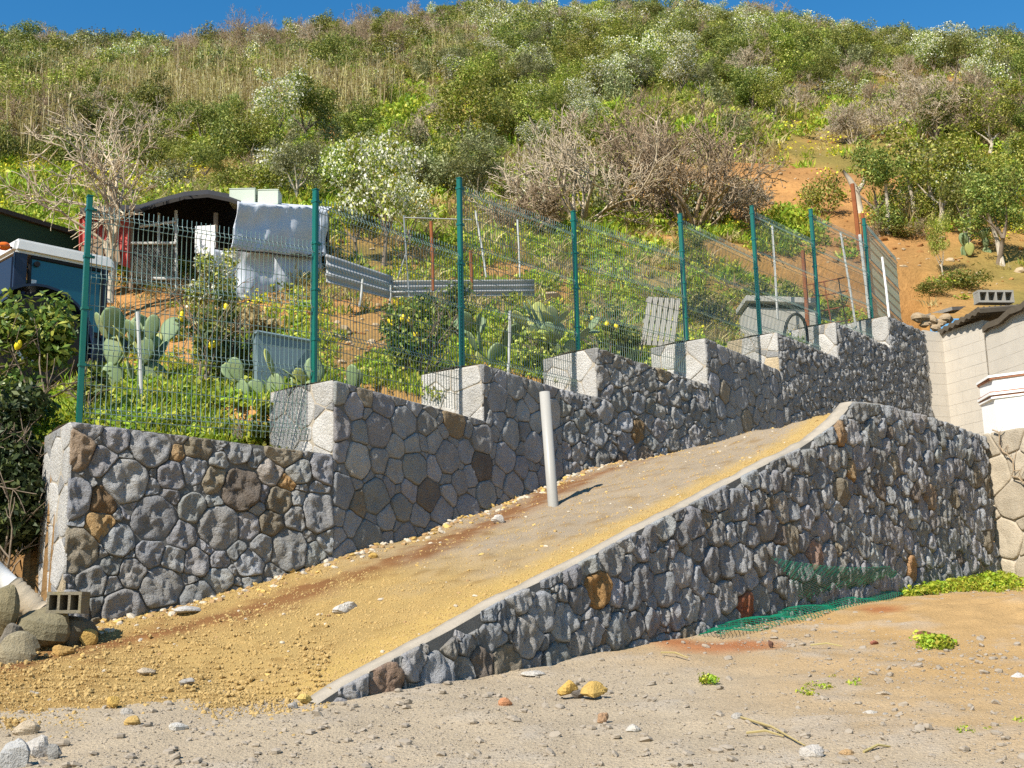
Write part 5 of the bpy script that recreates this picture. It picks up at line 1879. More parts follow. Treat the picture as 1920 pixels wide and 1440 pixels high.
def trunk_mesh(name, rng, height, radius, forks, material, lean=0.15):
    """Tapered trunk that forks into limbs reaching into the crown."""
    mb = MB()
    p = Vector((0, 0, -0.15)); pts = [p]; d = Vector((rng.uniform(-lean, lean), rng.uniform(-lean, lean), 1)).normalized()
    n = 5
    for i in range(n):
        d = (d + Vector((rng.uniform(-0.12, 0.12), rng.uniform(-0.12, 0.12), 0.05))).normalized()
        p = p + d * (height * 0.55 / n); pts.append(p.copy())
    mb.tube(pts, [radius * (1.25 if i == 0 else 1 - 0.35 * i / n) for i in range(len(pts))], 8)
    for k in range(forks):
        a = 2 * math.pi * k / forks + rng.uniform(-0.5, 0.5)
        q = pts[rng.choice([-1, -1, -2])].copy(); dd = Vector((math.cos(a) * 0.7, math.sin(a) * 0.7, 0.9)).normalized()
        lp = [q]
        for i in range(4):
            dd = (dd + Vector((rng.uniform(-0.25, 0.25), rng.uniform(-0.25, 0.25), 0.12))).normalized()
            q = q + dd * height * 0.12; lp.append(q.copy())
        mb.tube(lp, [radius * 0.55 * (1 - 0.75 * i / 4) for i in range(5)], 6)
    me = mb.mesh(name, True)
    me.materials.append(material)
    return me


def lobes_round(rng, w, z0, z1, n, squash=0.8):
    """Lobes of a crown of width w between two heights."""
    out = [(0, 0, (z0 + z1) / 2, w * 0.30, w * 0.30, (z1 - z0) * 0.36)]
    for _ in range(n * 2):
        a = rng.uniform(0, 2 * math.pi); r = w * 0.40 * math.sqrt(rng.uniform(0.1, 1))
        z = rng.uniform(z0 + 0.1 * (z1 - z0), z1 - 0.06 * (z1 - z0))
        k = rng.uniform(0.07, 0.17) * w
        out.append((math.cos(a) * r, math.sin(a) * r, z, k, k, k * squash))
    return out


PROTO = {}


def make_protos():
    pr = random.Random(101)
    R = np.random.default_rng(202)
    for v in range(3):      # evergreen, unit height
        lob = lobes_round(pr, 0.95, 0.36, 1.0, 9)
        PROTO['evergreen', v] = [('trunk', trunk_mesh('evergreen_trunk', pr, 0.75, 0.032, 4, M['bark'])),
                                 ('crown', leaf_mesh('evergreen_crown', [leaf_cloud(R, lob, 4800, 0.017)], M['leaf_dark']))]
        lob = lobes_round(pr, 1.0, 0.32, 1.0, 10)
        PROTO['leafy', v] = [('trunk', trunk_mesh('leafy_trunk', pr, 0.72, 0.030, 4, M['bark_pale'])),
                             ('crown', leaf_mesh('leafy_crown', [leaf_cloud(R, lob, 4200, 0.018)], M['leaf_mid']))]
        lob = lobes_round(pr, 0.85, 0.30, 1.0, 8)
        PROTO['olive', v] = [('trunk', trunk_mesh('olive_trunk', pr, 0.7, 0.026, 4, M['bark_pale'])),
                             ('crown', leaf_mesh('olive_crown', [leaf_cloud(R, lob, 5600, 0.016, 0.3, 0.75)], M['leaf_olive']))]
        lob = lobes_round(pr, 0.9, 0.28, 1.0, 10)
        PROTO['blossom', v] = [('trunk', trunk_mesh('blossom_trunk', pr, 0.7, 0.024, 5, M['bark'])),
                               ('crown', leaf_mesh('blossom_crown', [leaf_cloud(R, lob, 2600, 0.017)], M['leaf_mid'])),
                               ('blossom', leaf_mesh('blossom_flowers', [leaf_cloud(R, lob, 1700, 0.0125, 0.9, 0.45)], M['blossom']))]
        seg = branching(R, [((0, 0, -0.03), (R.normal() * 0.5, R.normal() * 0.5, 1), 0.34, 0.020) for _ in range(5)], 4, 0.55, 0.5, 0.25, 0.74, rmin=0.0036)
        PROTO['bare', v] = [('branches', twig_mesh('bare_branches', seg, M['twig_pale']))]
        lob = [(0, 0, 0.45, 0.48, 0.48, 0.45)] + [(pr.uniform(-.35, .35), pr.uniform(-.35, .35), pr.uniform(.3, .7), .22, .22, .22) for _ in range(6)]
        PROTO['shrub', v] = [('foliage', leaf_mesh('shrub_foliage', [leaf_cloud(R, lob, 2200, 0.032)], M['leaf_dark']))]
make_protos()


def plant(kind, v, name, loc, size, label, cat, group=None, wide=1.0, yaw=None, rng=random):
    """A copy of a shared plant as a thing of its own with its parts."""
    o = thing(name, tuple(loc), label, cat, group)
    o.rotation_euler = (rng.uniform(-0.06, 0.06), rng.uniform(-0.06, 0.06), rng.uniform(0, 6.28) if yaw is None else yaw)
    o.scale = (size * wide, size * wide, size)
    for pn, me in PROTO[kind, v]:
        c = bpy.data.objects.new(pn, me)
        COL.objects.link(c)
        c.parent = o
    return o


# ------------------------------------------------------------------ scattered masses (nobody could count them)
def scatter(name, label, cat, pts, scl, rot, idx, protos, kind='stuff'):
    """One object whose points carry copies of a few shared meshes."""
    lib = bpy.data.collections.new(name + '_shapes')
    for k, me in enumerate(protos):
        lib.objects.link(bpy.data.objects.new('%s_shape_%02d' % (name, k), me))
    n = len(pts)
    me = bpy.data.meshes.new(name)
    me.vertices.add(n)
    me.vertices.foreach_set('co', np.asarray(pts, np.float32).ravel())
    a = me.attributes.new('scl', 'FLOAT_VECTOR', 'POINT'); a.data.foreach_set('vector', np.asarray(scl, np.float32).ravel())
    a = me.attributes.new('rot', 'FLOAT_VECTOR', 'POINT'); a.data.foreach_set('vector', np.asarray(rot, np.float32).ravel())
    a = me.attributes.new('idx', 'INT', 'POINT'); a.data.foreach_set('value', np.asarray(idx, np.int32))
    me.update()
    o = bpy.data.objects.new(name, me)
    COL.objects.link(o)
    ng = bpy.data.node_groups.new(name + '_scatter', 'GeometryNodeTree')
    ng.interface.new_socket('Geometry', in_out='INPUT', socket_type='NodeSocketGeometry')
    ng.interface.new_socket('Geometry', in_out='OUTPUT', socket_type='NodeSocketGeometry')
    gi, go = ng.nodes.new('NodeGroupInput'), ng.nodes.new('NodeGroupOutput')
    mp = ng.nodes.new('GeometryNodeMeshToPoints')
    ip = ng.nodes.new('GeometryNodeInstanceOnPoints')
    ci = ng.nodes.new('GeometryNodeCollectionInfo')
    ci.inputs['Collection'].default_value = lib
    ci.inputs['Separate Children'].default_value = True
    ci.inputs['Reset Children'].default_value = True
    def attr(nm, t):
        q = ng.nodes.new('GeometryNodeInputNamedAttribute'); q.data_type = t; q.inputs['Name'].default_value = nm
        return q.outputs['Attribute']
    er = ng.nodes.new('FunctionNodeEulerToRotation')
    ng.links.new(attr('rot', 'FLOAT_VECTOR'), er.inputs[0])
    ng.links.new(gi.outputs[0], mp.inputs[0])
    ng.links.new(mp.outputs[0], ip.inputs['Points'])
    ng.links.new(ci.outputs[0], ip.inputs['Instance'])
    ip.inputs['Pick Instance'].default_value = True
    ng.links.new(attr('idx', 'INT'), ip.inputs['Instance Index'])
    ng.links.new(er.outputs[0], ip.inputs['Rotation'])
    ng.links.new(attr('scl', 'FLOAT_VECTOR'), ip.inputs['Scale'])
    ng.links.new(ip.outputs[0], go.inputs[0])
    md = o.modifiers.new('scatter', 'NODES'); md.node_group = ng
    o['label'] = label; o['category'] = cat; o['kind'] = kind
    return o


def hill_points(n, rng, y0, y1, umin=-0.52, umax=0.52, keep=None):
    """Random plan points on the hillside, even per area seen; keep(x, y) gives the chance of staying."""
    Y = np.exp(rng.uniform(math.log(y0), math.log(y1), n))
    U = rng.uniform(umin, umax, n)
    X = U * Y
    if keep is not None:
        m = rng.random(n) < keep(X, Y)
        X, Y = X[m], Y[m]
    D, S = behind_upper(X, Y)
    m = (D > 0.7)
    m &= ~(((X > UP[-1][0] - 0.6) | (X / Y > 0.33)) & (Y < 26.3))
    X, Y = X[m], Y[m]
    return X, Y, hill_z(X, Y)


def to_px(X, Y, Z):
    q = np.stack([X, Y, Z], -1) - CAM
    w = q @ _f
    return 960 + F_PX * (q @ _r) / w, 720 - F_PX * (q @ _u) / w


def blob(px, py, cx, cy, rx, ry):
    return np.clip(1.6 - 1.2 * np.hypot((px - cx) / rx, (py - cy) / ry), 0, 1)


def clump_mesh(name, R, n, h, w, blade, material, lean=0.5):
    """Tuft of n narrow upright blades."""
    a = R.uniform(0, 2 * math.pi, n); r = w * np.sqrt(R.random(n))
    p = np.stack([np.cos(a) * r, np.sin(a) * r, np.zeros(n)], 1)
    d = np.stack([R.normal(size=n) * lean, R.normal(size=n) * lean, np.ones(n)], 1); d /= np.linalg.norm(d, axis=1, keepdims=True)
    H = (h * R.uniform(0.5, 1.2, n))[:, None]
    s = np.cross(d, R.normal(size=(n, 3))); s /= np.linalg.norm(s, axis=1, keepdims=True)
    bw = blade * R.uniform(0.6, 1.3, n)[:, None]
    mid = p + d * H * 0.55
    tip = p + d * H + np.stack([R.normal(size=n), R.normal(size=n), -np.ones(n) * 0.3], 1) * H * 0.18
    v = np.stack([p - s * bw * 0.5, mid - s * bw * 0.6, tip, mid + s * bw * 0.6], 1)
    me = np_mesh(name, v.reshape(-1, 3), np.arange(4 * n).reshape(n, 4))
    me.materials.append(material)
    return me


def build_masses():
    R = np.random.default_rng(5)
    # ---- grass and low herbs
    g_protos = [clump_mesh('grass_tuft', R, 34, 0.34, 0.20, 0.030, M['grass'], 0.45) for _ in range(3)]
    g_protos += [leaf_mesh('herb_clump', [leaf_cloud(R, [(0, 0, 0.12, 0.30, 0.30, 0.16)], 90, 0.05, 0.6)], M['grass']) for _ in range(2)]
    g_protos += [clump_mesh('dry_tuft', R, 26, 0.42, 0.2, 0.026, M['grass_dry'], 0.5)]
    def k_grass(X, Y):
        px, py = to_px(X, Y, hill_z(X, Y))
        nz = vnoise(X * 0.12, Y * 0.12, 4, 7.0)
        w = np.clip(0.50 + 1.1 * nz, 0.06, 1)
        bare = blob(px, py, 1600, 330, 230, 150) + blob(px, py, 1790, 520, 200, 90) + blob(px, py, 700, 640, 120, 90) + blob(px, py, 700, 470, 110, 50) + blob(px, py, 430, 340, 90, 40)
        w = w * np.clip(1 - bare, 0.03, 1)
        for c in [(120, 305, 200, 45), (430, 240, 200, 60), (770, 250, 120, 120), (1750, 395, 90, 35), (780, 440, 90, 25), (1480, 440, 60, 40), (400, 790, 330, 90), (740, 720, 100, 40), (1000, 670, 110, 50), (1180, 660, 60, 50), (1330, 640, 60, 30), (780, 170, 60, 40), (900, 240, 110, 40)]:
            w = np.maximum(w, blob(px, py, *c))
        return w
    X, Y, Z = hill_points(42000, R, 12.5, 120, keep=k_grass)
    n = len(X)
    px, py = to_px(X, Y, Z)
    far = np.clip((Y - 18) / 40, 0, 1)
    s = R.uniform(0.5, 1.1, n) * (0.75 + 1.5 * far)
    nz = vnoise(X * 0.2, Y * 0.2, 3, 4.0)
    dry = (R.random(n) < np.clip(0.22 - 0.9 * nz, 0, 0.55)) & (Y > 22)
    idx = np.where(dry, 5, R.integers(0, 5, n))
    scatter('hillside_grass', 'green grass and low herbs covering the slope above the wall', 'grass', np.stack([X, Y, Z - 0.02], 1), np.stack([s, s, s * R.uniform(0.7, 1.2, n)], 1),
            np.stack([R.normal(size=n) * 0.1, R.normal(size=n) * 0.1, R.uniform(0, 6.28, n)], 1), idx, g_protos)
    # ---- clods and stones on the bare soil
    def k_clod(X, Y):
        px, py = to_px(X, Y, hill_z(X, Y))
        return np.clip(0.25 + blob(px, py, 1600, 330, 230, 150) + blob(px, py, 1790, 520, 200, 90) + blob(px, py, 700, 560, 160, 140), 0, 1)
    X, Y, Z = hill_points(7000, R, 14, 60, keep=k_clod)
    n = len(X); s = np.minimum(0.035 * (1 + R.pareto(2.0, n)), 0.22)
    prc = random.Random(5); cl = []
    for c in ((0.40, 0.21, 0.075), (0.30, 0.15, 0.055), (0.42, 0.32, 0.2)):
        mt = surface_mat('soil_clod', c, 0.98, 0.3, 6, 40, 0.3, 0.5, 0.01, objspace=True, spec=0.05)
        me = rock_mesh('clod', prc, (1, 1, 0.6), 5, 7, 0.4); me.materials.append(mt); cl.append(me)
    scatter('soil_clods', 'orange clods and stones lying on the bare soil of the slope', 'soil', np.stack([X, Y, Z], 1), np.stack([s * R.uniform(0.8, 1.6, n), s, s], 1), np.stack([R.normal(size=n) * 0.3, R.normal(size=n) * 0.3, R.uniform(0, 6.28, n)], 1), R.integers(0, 3, n), cl)
    # ---- yellow flowers in the grass
    fl = [leaf_mesh('flower_patch', [leaf_cloud(R, [(0, 0, 0.26, 0.35, 0.35, 0.10)], 34, 0.030, 0.9)], M['yellow_flower'])]
    def k_fl(X, Y):
        px, py = to_px(X, Y, hill_z(X, Y))
        w = 0.03 * np.ones_like(px)
        for c in [(400, 225, 60, 30), (870, 235, 90, 30), (735, 160, 50, 30), (1750, 380, 90, 30), (780, 330, 60, 60), (330, 240, 80, 30), (110, 310, 120, 30), (1860, 430, 60, 40), (240, 340, 120, 40)]:
            w = np.maximum(w, 0.9 * blob(px, py, *c))
        return w
    X, Y, Z = hill_points(9000, R, 20, 90, keep=k_fl)
    n = len(X); s = R.uniform(0.6, 1.3, n) * (0.7 + np.clip((Y - 20) / 40, 0, 1))
    scatter('yellow_wildflowers', 'patches of small yellow wildflowers in the green grass of the slope', 'flowers', np.stack([X, Y, Z], 1), np.stack([s, s, s], 1),
            np.stack([0 * s, 0 * s, R.uniform(0, 6.28, n)], 1), np.zeros(n, int), fl)
    # ---- scrub: the dense mass of bushes higher up
    def shrub_protos():
        out = []
        for mat in (M['leaf_dark'], M['leaf_mid'], M['leaf_dark'], M['leaf_olive']):
            lob = [(0, 0, 0.42, 0.5, 0.5, 0.42)] + [(R.uniform(-.4, .4), R.uniform(-.4, .4), R.uniform(.3, .8), .22, .22, .22) for _ in range(7)]
            out.append(leaf_mesh('bush', [leaf_cloud(R, lob, 1900, 0.032, 0.5)], mat))
        for mat in (M['twig'], M['twig_pale'], M['twig']):
            seg = branching(R, [((R.normal() * 0.12, R.normal() * 0.12, -0.05), (R.normal() * 0.6, R.normal() * 0.6, 1), 0.42, 0.016) for _ in range(7)], 3, 0.6, 0.5, 0.2, 0.7, rmin=0.005)
            out.append(twig_mesh('bare_bush', seg, mat))
        lob = [(0, 0, 0.42, 0.5, 0.5, 0.42)] + [(R.uniform(-.4, .4), R.uniform(-.4, .4), R.uniform(.3, .8), .22, .22, .22) for _ in range(7)]
        a, b = leaf_cloud(R, lob, 1500, 0.032, 0.5), leaf_cloud(R, lob, 600, 0.024, 0.9, 0.4)
        me = leaf_mesh('flowering_bush', [a, b], M['leaf_mid'])
        me.materials.append(M['blossom'])
        mi = np.zeros(len(me.polygons), np.int32); mi[1500:] = 1
        me.polygons.foreach_set('material_index', mi)
        out.append(me)
        return out
    sp = shrub_protos()
    def k_scrub(X, Y):
        px, py = to_px(X, Y, hill_z(X, Y))
        ridge = np.clip((np.where(px > 1000, 175, 220) - py) / 80, 0.0, 1) * 0.9 + 0.10
        nz = vnoise(X * 0.09, Y * 0.09, 3, 2.0)
        w = np.clip(ridge + 0.25 * nz, 0.0, 1)
        left = blob(px, py, 60, 200, 260, 110) * 0.8
        clear = blob(px, py, 420, 235, 190, 50) + blob(px, py, 780, 235, 150, 90) + blob(px, py, 1560, 320, 200, 130)
        return np.clip(np.maximum(w, left) * np.clip(1 - clear, 0.05, 1), 0, 1)
    X, Y, Z = hill_points(6500, R, 34, 140, keep=k_scrub)
    n = len(X); px, py = to_px(X, Y, Z)
    s = R.uniform(1.0, 2.3, n) * np.clip(0.75 + (Y - 40) / 110, 0.7, 1.35)
    nz = vnoise(X * 0.05, Y * 0.05, 3, 9.0); q = R.random(n)
    # brown bare bushes gather in drifts, blossom mostly right of the middle
    brown = np.maximum.reduce([blob(px, py, 480, 90, 200, 60), blob(px, py, 60, 240, 160, 60), blob(px, py, 720, 80, 130, 60), blob(px, py, 1650, 200, 260, 50) * 0.7])
    white = np.maximum.reduce([blob(px, py, 1130, 90, 330, 60) * 0.6, blob(px, py, 1450, 40, 250, 50) * 0.5, 0.12 * np.ones(n)])
    idx = np.where(q < np.clip(brown + 0.3 * nz, 0.08, 0.8), R.integers(4, 7, n), np.where(R.random(n) < white, 7, R.choice([0, 1, 2, 0, 1, 3], n)))
    scatter('hillside_scrub', 'dense scrub of green and brown bushes covering the upper hillside', 'scrub', np.stack([X, Y, Z - 0.1], 1), np.stack([s, s, s * R.uniform(0.8, 1.3, n)], 1),
            np.stack([0 * s, 0 * s, R.uniform(0, 6.28, n)], 1), idx, sp)
    # ---- dry reeds
    rp = []
    for _ in range(3):
        n0 = 16
        a = R.uniform(0, 6.28, n0); r = 0.5 * np.sqrt(R.random(n0))
        p0 = np.stack([np.cos(a) * r, np.sin(a) * r, np.zeros(n0)], 1)
        d = np.stack([R.normal(size=n0) * 0.07, R.normal(size=n0) * 0.07, np.ones(n0)], 1)
        h = R.uniform(0.65, 1.1, n0)[:, None]
        V, F = tri_tube(p0, p0 + d * h, np.full(n0, 0.011), np.full(n0, 0.006))
        lv = []
        for k in range(n0):
            m = 9
            t = R.uniform(0.45, 1.0, m)
            c = p0[k] + d[k] * h[k] * t[:, None]
            dr = np.stack([R.normal(size=m), R.normal(size=m), R.uniform(0.0, 1.2, m)], 1); dr /= np.linalg.norm(dr, axis=1, keepdims=True)
            sd = np.cross(dr, np.array([0, 0, 1.0])); sd /= np.maximum(np.linalg.norm(sd, axis=1, keepdims=True), 1e-6)
            ln = R.uniform(0.10, 0.22, m)[:, None]
            lv.append(np.stack([c, c + dr * ln * 0.5 + sd * 0.012, c + dr * ln + np.array([0, 0, -0.03]), c + dr * ln * 0.5 - sd * 0.012], 1))
        lv = np.concatenate(lv).reshape(-1, 3)
        V2 = np.concatenate([V, lv]); F2 = np.concatenate([F, np.arange(len(lv)).reshape(-1, 4) + len(V)])
        me = np_mesh('reed_clump', V2, F2); me.materials.append(M['reed']); rp.append(me)
    def k_reed(X, Y):
        px, py = to_px(X, Y, hill_z(X, Y))
        w = np.zeros_like(px)
        for c in [(200, 195, 230, 65), (60, 240, 150, 60), (380, 200, 160, 50), (560, 170, 120, 50), (640, 190, 80, 45), (860, 120, 120, 40), (300, 130, 200, 40)]:
            w = np.maximum(w, blob(px, py, *c))
        return w * (0.35 + 0.5 * np.clip(0.5 + 1.2 * vnoise(X * 0.25, Y * 0.25, 2, 8.0), 0, 1))
    X, Y, Z = hill_points(7600, R, 38, 110, keep=k_reed)
    n = len(X); s = R.uniform(1.6, 2.6, n)
    scatter('reed_thicket', 'pale dry reeds standing in thickets across the left half of the hillside', 'reeds', np.stack([X, Y, Z - 0.05], 1), np.stack([s, s, s * R.uniform(0.8, 1.2, n)], 1),
            np.stack([0 * s, 0 * s, R.uniform(0, 6.28, n)], 1), R.integers(0, 3, n), rp)
    # ---- pebbles of the ramp and of the ground
    pr = random.Random(66)
    peb = []
    for _ in range(4):
        me = rock_mesh('pebble', pr, (1, 1, 0.8), 4, 6, 0.3); me.materials.append(M['pebble_yellow']); peb.append(me)
    nt_, ns_ = RAMP_V.shape[:2]
    n = 52000
    ti = R.uniform(0, nt_ - 1.01, n) ** 1.0; si = R.uniform(0.5, ns_ - 1.5, n)
    a, b = ti.astype(int), si.astype(int); fa, fb = (ti - a)[:, None], (si - b)[:, None]
    p = (RAMP_V[a, b] * (1 - fa) + RAMP_V[a + 1, b] * fa) * (1 - fb) + (RAMP_V[a, b + 1] * (1 - fa) + RAMP_V[a + 1, b + 1] * fa) * fb
    k = si / ns_; tt = RAMP_T0 + (RAMP_T1 - RAMP_T0) * ti / nt_
    cover = np.where(tt > 2.2, 0.16 + 0.84 * np.clip((k - 0.80) / 0.1, 0, 1), 1.0) * np.where(np.abs(k - 0.2) < 0.06, 0.4, 1.0)
    m = (p[:, 2] > ground_z(p[:, 0], p[:, 1]) - 0.01) & (R.random(n) < cover)
    p = p[m]; n = len(p)
    s = R.uniform(0.006, 0.013, n) * np.where(R.random(n) < 0.03, 2.0, 1.0)
    scatter('ramp_gravel', 'yellow volcanic gravel spread over the ramp', 'gravel', p, np.stack([s, s, s], 1), R.uniform(0, 6.28, (n, 3)), R.integers(0, 4, n), peb)
    # gravel that has rolled beyond the foot of the ramp
    q = R.random((12000, 2))
    pe = np.array([ray_ground(-20 + 640 * a, 1225 + 150 * b + 20 * math.sin(a * 9) + 12 * math.sin(a * 31)) for a, b in q])
    s = np.minimum(0.0055 * (1 + R.pareto(2.6, len(pe))), 0.026)
    keepm = R.random(len(pe)) < np.clip(np.minimum(1.6 - 1.5 * q[:, 1], 3.0 * q[:, 1]) + 0.4 * vnoise(pe[:, 0] * 1.5, pe[:, 1] * 1.5, 2, 2.0), 0.08, 1)
    pe, s = pe[keepm], s[keepm]; n = len(pe)
    pz = np.array([max(z, float(RAMP_V[..., 2].min())) for z in pe[:, 2]])
    # lie on whichever is higher, the ramp sheet or the ground
    rv = RAMP_V.reshape(-1, 3)
    near = rv[rv[:, 1] < 12.0]
    for i0 in range(0, n, 500):
        d2 = (pe[i0:i0 + 500, None, 0] - near[None, ::3, 0]) ** 2 + (pe[i0:i0 + 500, None, 1] - near[None, ::3, 1]) ** 2
        j = d2.argmin(1); zz = near[::3][j, 2]
        pe[i0:i0 + 500, 2] = np.where(d2.min(1) < 0.02, np.maximum(zz, pe[i0:i0 + 500, 2]), pe[i0:i0 + 500, 2])
    scatter('spread_gravel', 'coarse ochre gravel spread around the foot of the ramp', 'gravel', pe + np.array([0, 0, 0.004]), np.stack([s * R.uniform(0.8, 1.5, n), s, s], 1), R.uniform(0, 6.28, (n, 3)), R.integers(0, 4, n), peb)
    # coarser spill along the foot of the upper wall and scattered lumps on the ramp
    n = 1500
    ti = R.uniform(nt_ * 0.2, nt_ * 0.93, n); si = np.abs(R.normal(size=n)) * ns_ * 0.05 + 0.6
    lone = R.random(n) < 0.3
    si = np.where(lone, R.uniform(1, ns_ - 2, n), np.minimum(si, ns_ - 2)).astype(int)
    p = RAMP_V[ti.astype(int), si]
    s = np.where(lone, R.uniform(0.010, 0.028, n), R.uniform(0.012, 0.045, n))
    pc = []
    for c in ((0.56, 0.38, 0.13), (0.50, 0.43, 0.33), (0.36, 0.23, 0.11)):
        mt = surface_mat('spilled_lump', c, 0.95, 0.25, 20, 90, 0.2, 0.4, 0.004, objspace=True, spec=0.1)
        me = rock_mesh('lump', pr, (1, 1, 0.75), 5, 7, 0.4); me.materials.append(mt); pc.append(me)
    scatter('spilled_lumps', 'loose lumps and stones spilled on the ramp along the stone wall', 'gravel', p, np.stack([s * R.uniform(0.8, 1.6, n), s, s], 1), np.stack([R.normal(size=n) * 0.3, R.normal(size=n) * 0.3, R.uniform(0, 6.28, n)], 1), R.integers(0, 3, n), pc)
    pg = []
    for _ in range(4):
        me = rock_mesh('pebble', pr, (1, 1, 0.6), 4, 6, 0.35); me.materials.append(M['pebble_grey']); pg.append(me)
    n = 40000
    Y = R.uniform(5.8, 17, n); U = R.uniform(-0.46, 0.46, n); X = U * Y
    rel = (X - RW[0][0]) * RW_N[0] + (Y - RW[0][1]) * RW_N[1]
    al = (X - RW[0][0]) * RW_E[0] + (Y - RW[0][1]) * RW_E[1]
    m = (rel > 0.05) | ((al < 0.0) & (Y < 9.6))
    m &= R.random(n) < np.clip(0.55 + 0.6 * vnoise(X * 0.7, Y * 0.7, 3, 3.0), 0.1, 1)
    X, Y = X[m], Y[m]; n = len(X)
    s = np.minimum(0.0055 * (1 + R.pareto(2.2, n)), 0.045)
    Z = ground_z(X, Y) + 0.035 * vnoise(X * 0.5, Y * 0.5, 4, 3.1) + 0.018 * vnoise(X * 2.3, Y * 2.3, 4, 9.7)
    scatter('ground_pebbles', 'small grey and tan pebbles strewn over the bare ground', 'gravel', np.stack([X, Y, Z + s * 0.15], 1), np.stack([s * R.uniform(0.8, 1.5, n), s, s * 0.8], 1),
            np.stack([R.normal(size=n) * 0.3, R.normal(size=n) * 0.3, R.uniform(0, 6.28, n)], 1), R.integers(0, 4, n), pg)
    # ---- green weeds at the foot of the ramp wall's far end, and tiny sprigs on the ground
    wd = [leaf_mesh('weed', [leaf_cloud(R, [(0, 0, 0.05, 0.12, 0.12, 0.07)], 60, 0.028, 0.5)], M['grass']) for _ in range(3)]
    pts, sc = [], []
    for _ in range(420):
        u = R.random()
        q = ray_ground(1690 + 215 * u, 1100 - 18 * u + 22 * R.random() ** 1.5)
        pts.append(q); sc.append(R.uniform(0.5, 1.2))
    for cx, cy, rx, ry, c in [(1752, 1212, 26, 6, 26), (1325, 1280, 14, 3, 6), (1880, 1105, 40, 8, 26), (1545, 1300, 60, 16, 8), (1860, 1370, 60, 20, 6)]:
        for _ in range(c):
            pts.append(ray_ground(cx + rx * R.normal() * 0.5, cy + ry * R.normal() * 0.5)); sc.append(R.uniform(0.25, 0.6) if c < 25 else R.uniform(0.4, 0.9))
    n = len(pts); sc = np.array(sc)
    scatter('ground_weeds', 'bright green weeds growing on the ground below the ramp wall', 'weeds', np.array(pts), np.stack([sc, sc, sc], 1), np.stack([0 * sc, 0 * sc, R.uniform(0, 6.28, n)], 1), R.integers(0, 3, n), wd)
build_masses()

# ------------------------------------------------------------------ trees one can tell apart
TR = random.Random(2024)


def tree_at(kind, v, name, px, py, h_px, w_px, label, cat='tree', group=None, Y=None):
    """Tree whose foot is seen at (px, py) and that is h_px tall and w_px wide in the photograph."""
    p = hit_hill(px, py) if Y is None else P(px, py, Y)
    size = h_px * p[1] / F_PX
    base_w = {'evergreen': 0.98, 'leafy': 1.0, 'olive': 0.88, 'blossom': 0.95, 'bare': 1.3, 'shrub': 1.0}[kind]
    return plant(kind, v, name, p - np.array([0, 0, 0.05]), size, label, cat, group, wide=w_px / h_px / base_w, rng=TR)

tree_at('blossom', 0, 'blossoming_tree', 716, 500, 300, 200, 'tall tree covered in cream blossom above the corrugated sheets')
tree_at('evergreen', 0, 'small_tree', 672, 492, 165, 120, 'dark leafy small tree in front of the blossoming tree')
tree_at('blossom', 1, 'blossoming_tree', 770, 470, 170, 120, 'smaller tree with pale blossom right of the tall blossoming one')
tree_at('olive', 0, 'olive_tree', 560, 388, 172, 140, 'round grey green olive tree above the tarpaulin')
tree_at('olive', 1, 'olive_tree', 905, 385, 140, 150, 'low grey green olive tree left of the big bare tree')
tree_at('leafy', 0, 'small_tree', 468, 312, 120, 105, 'small dark stemmed leafy tree upslope of the shack')
tree_at('evergreen', 1, 'small_tree', 432, 278, 118, 80, 'slender tree with a pale leaning trunk left of the small leafy tree')
tree_at('evergreen', 2, 'small_tree', 382, 343, 88, 75, 'low dark bushy tree just behind the shack roof')
tree_at('leafy', 1, 'small_tree', 330, 332, 80, 80, 'rounded low green tree between the bare tree and the shack')
tree_at('evergreen', 0, 'small_tree', 988, 190, 85, 100, 'dark tree with pale trunks on the open slope')
tree_at('blossom', 2, 'blossoming_tree', 862, 190, 95, 95, 'blossom dotted small tree beside the open green slope')
tree_at('evergreen', 1, 'small_tree', 925, 255, 85, 60, 'slim dark tree beside the yellow flower patch')
tree_at('leafy', 2, 'small_tree', 835, 215, 60, 50, 'tiny leafy tree on the orange soil')
tree_at('evergreen', 2, 'broad_tree', 1660, 432, 180, 165, 'bushy dark tree on thin pale stems, left one of the grove at right')
tree_at('leafy', 0, 'broad_tree', 1758, 425, 200, 230, 'widest leafy tree of the grove over the bright green patch')
tree_at('evergreen', 0, 'broad_tree', 1868, 495, 185, 190, 'dark tree of the grove at the right edge')
tree_at('leafy', 1, 'broad_tree', 1905, 400, 150, 150, 'tree half cut by the right edge behind the dark one')
tree_at('leafy', 2, 'sapling', 1768, 516, 125, 62, 'slender sapling with pale stem on the bare orange soil')
tree_at('evergreen', 1, 'broad_tree', 1810, 455, 150, 110, 'tree with a straight pale trunk in the middle of the grove')
tree_at('evergreen', 0, 'ridge_tree', 1885, 108, 70, 70, 'sparse tree standing against the sky at the right end of the ridge')
# shrubs and herbs on the bare slope
tree_at('shrub', 0, 'green_bush', 1752, 556, 42, 70, 'feathery green bush on the orange soil, lower of two', 'bush')
tree_at('shrub', 1, 'green_bush', 1810, 545, 52, 95, 'dense green bush on the orange soil beside the feathery one', 'bush')
tree_at('shrub', 2, 'green_bush', 1290, 485, 75, 60, 'yellow green bush behind the fence below the bare tree', 'bush')
tree_at('shrub', 1, 'green_bush', 1700, 450, 40, 80, 'low dark bush in the shade of the grove', 'bush')

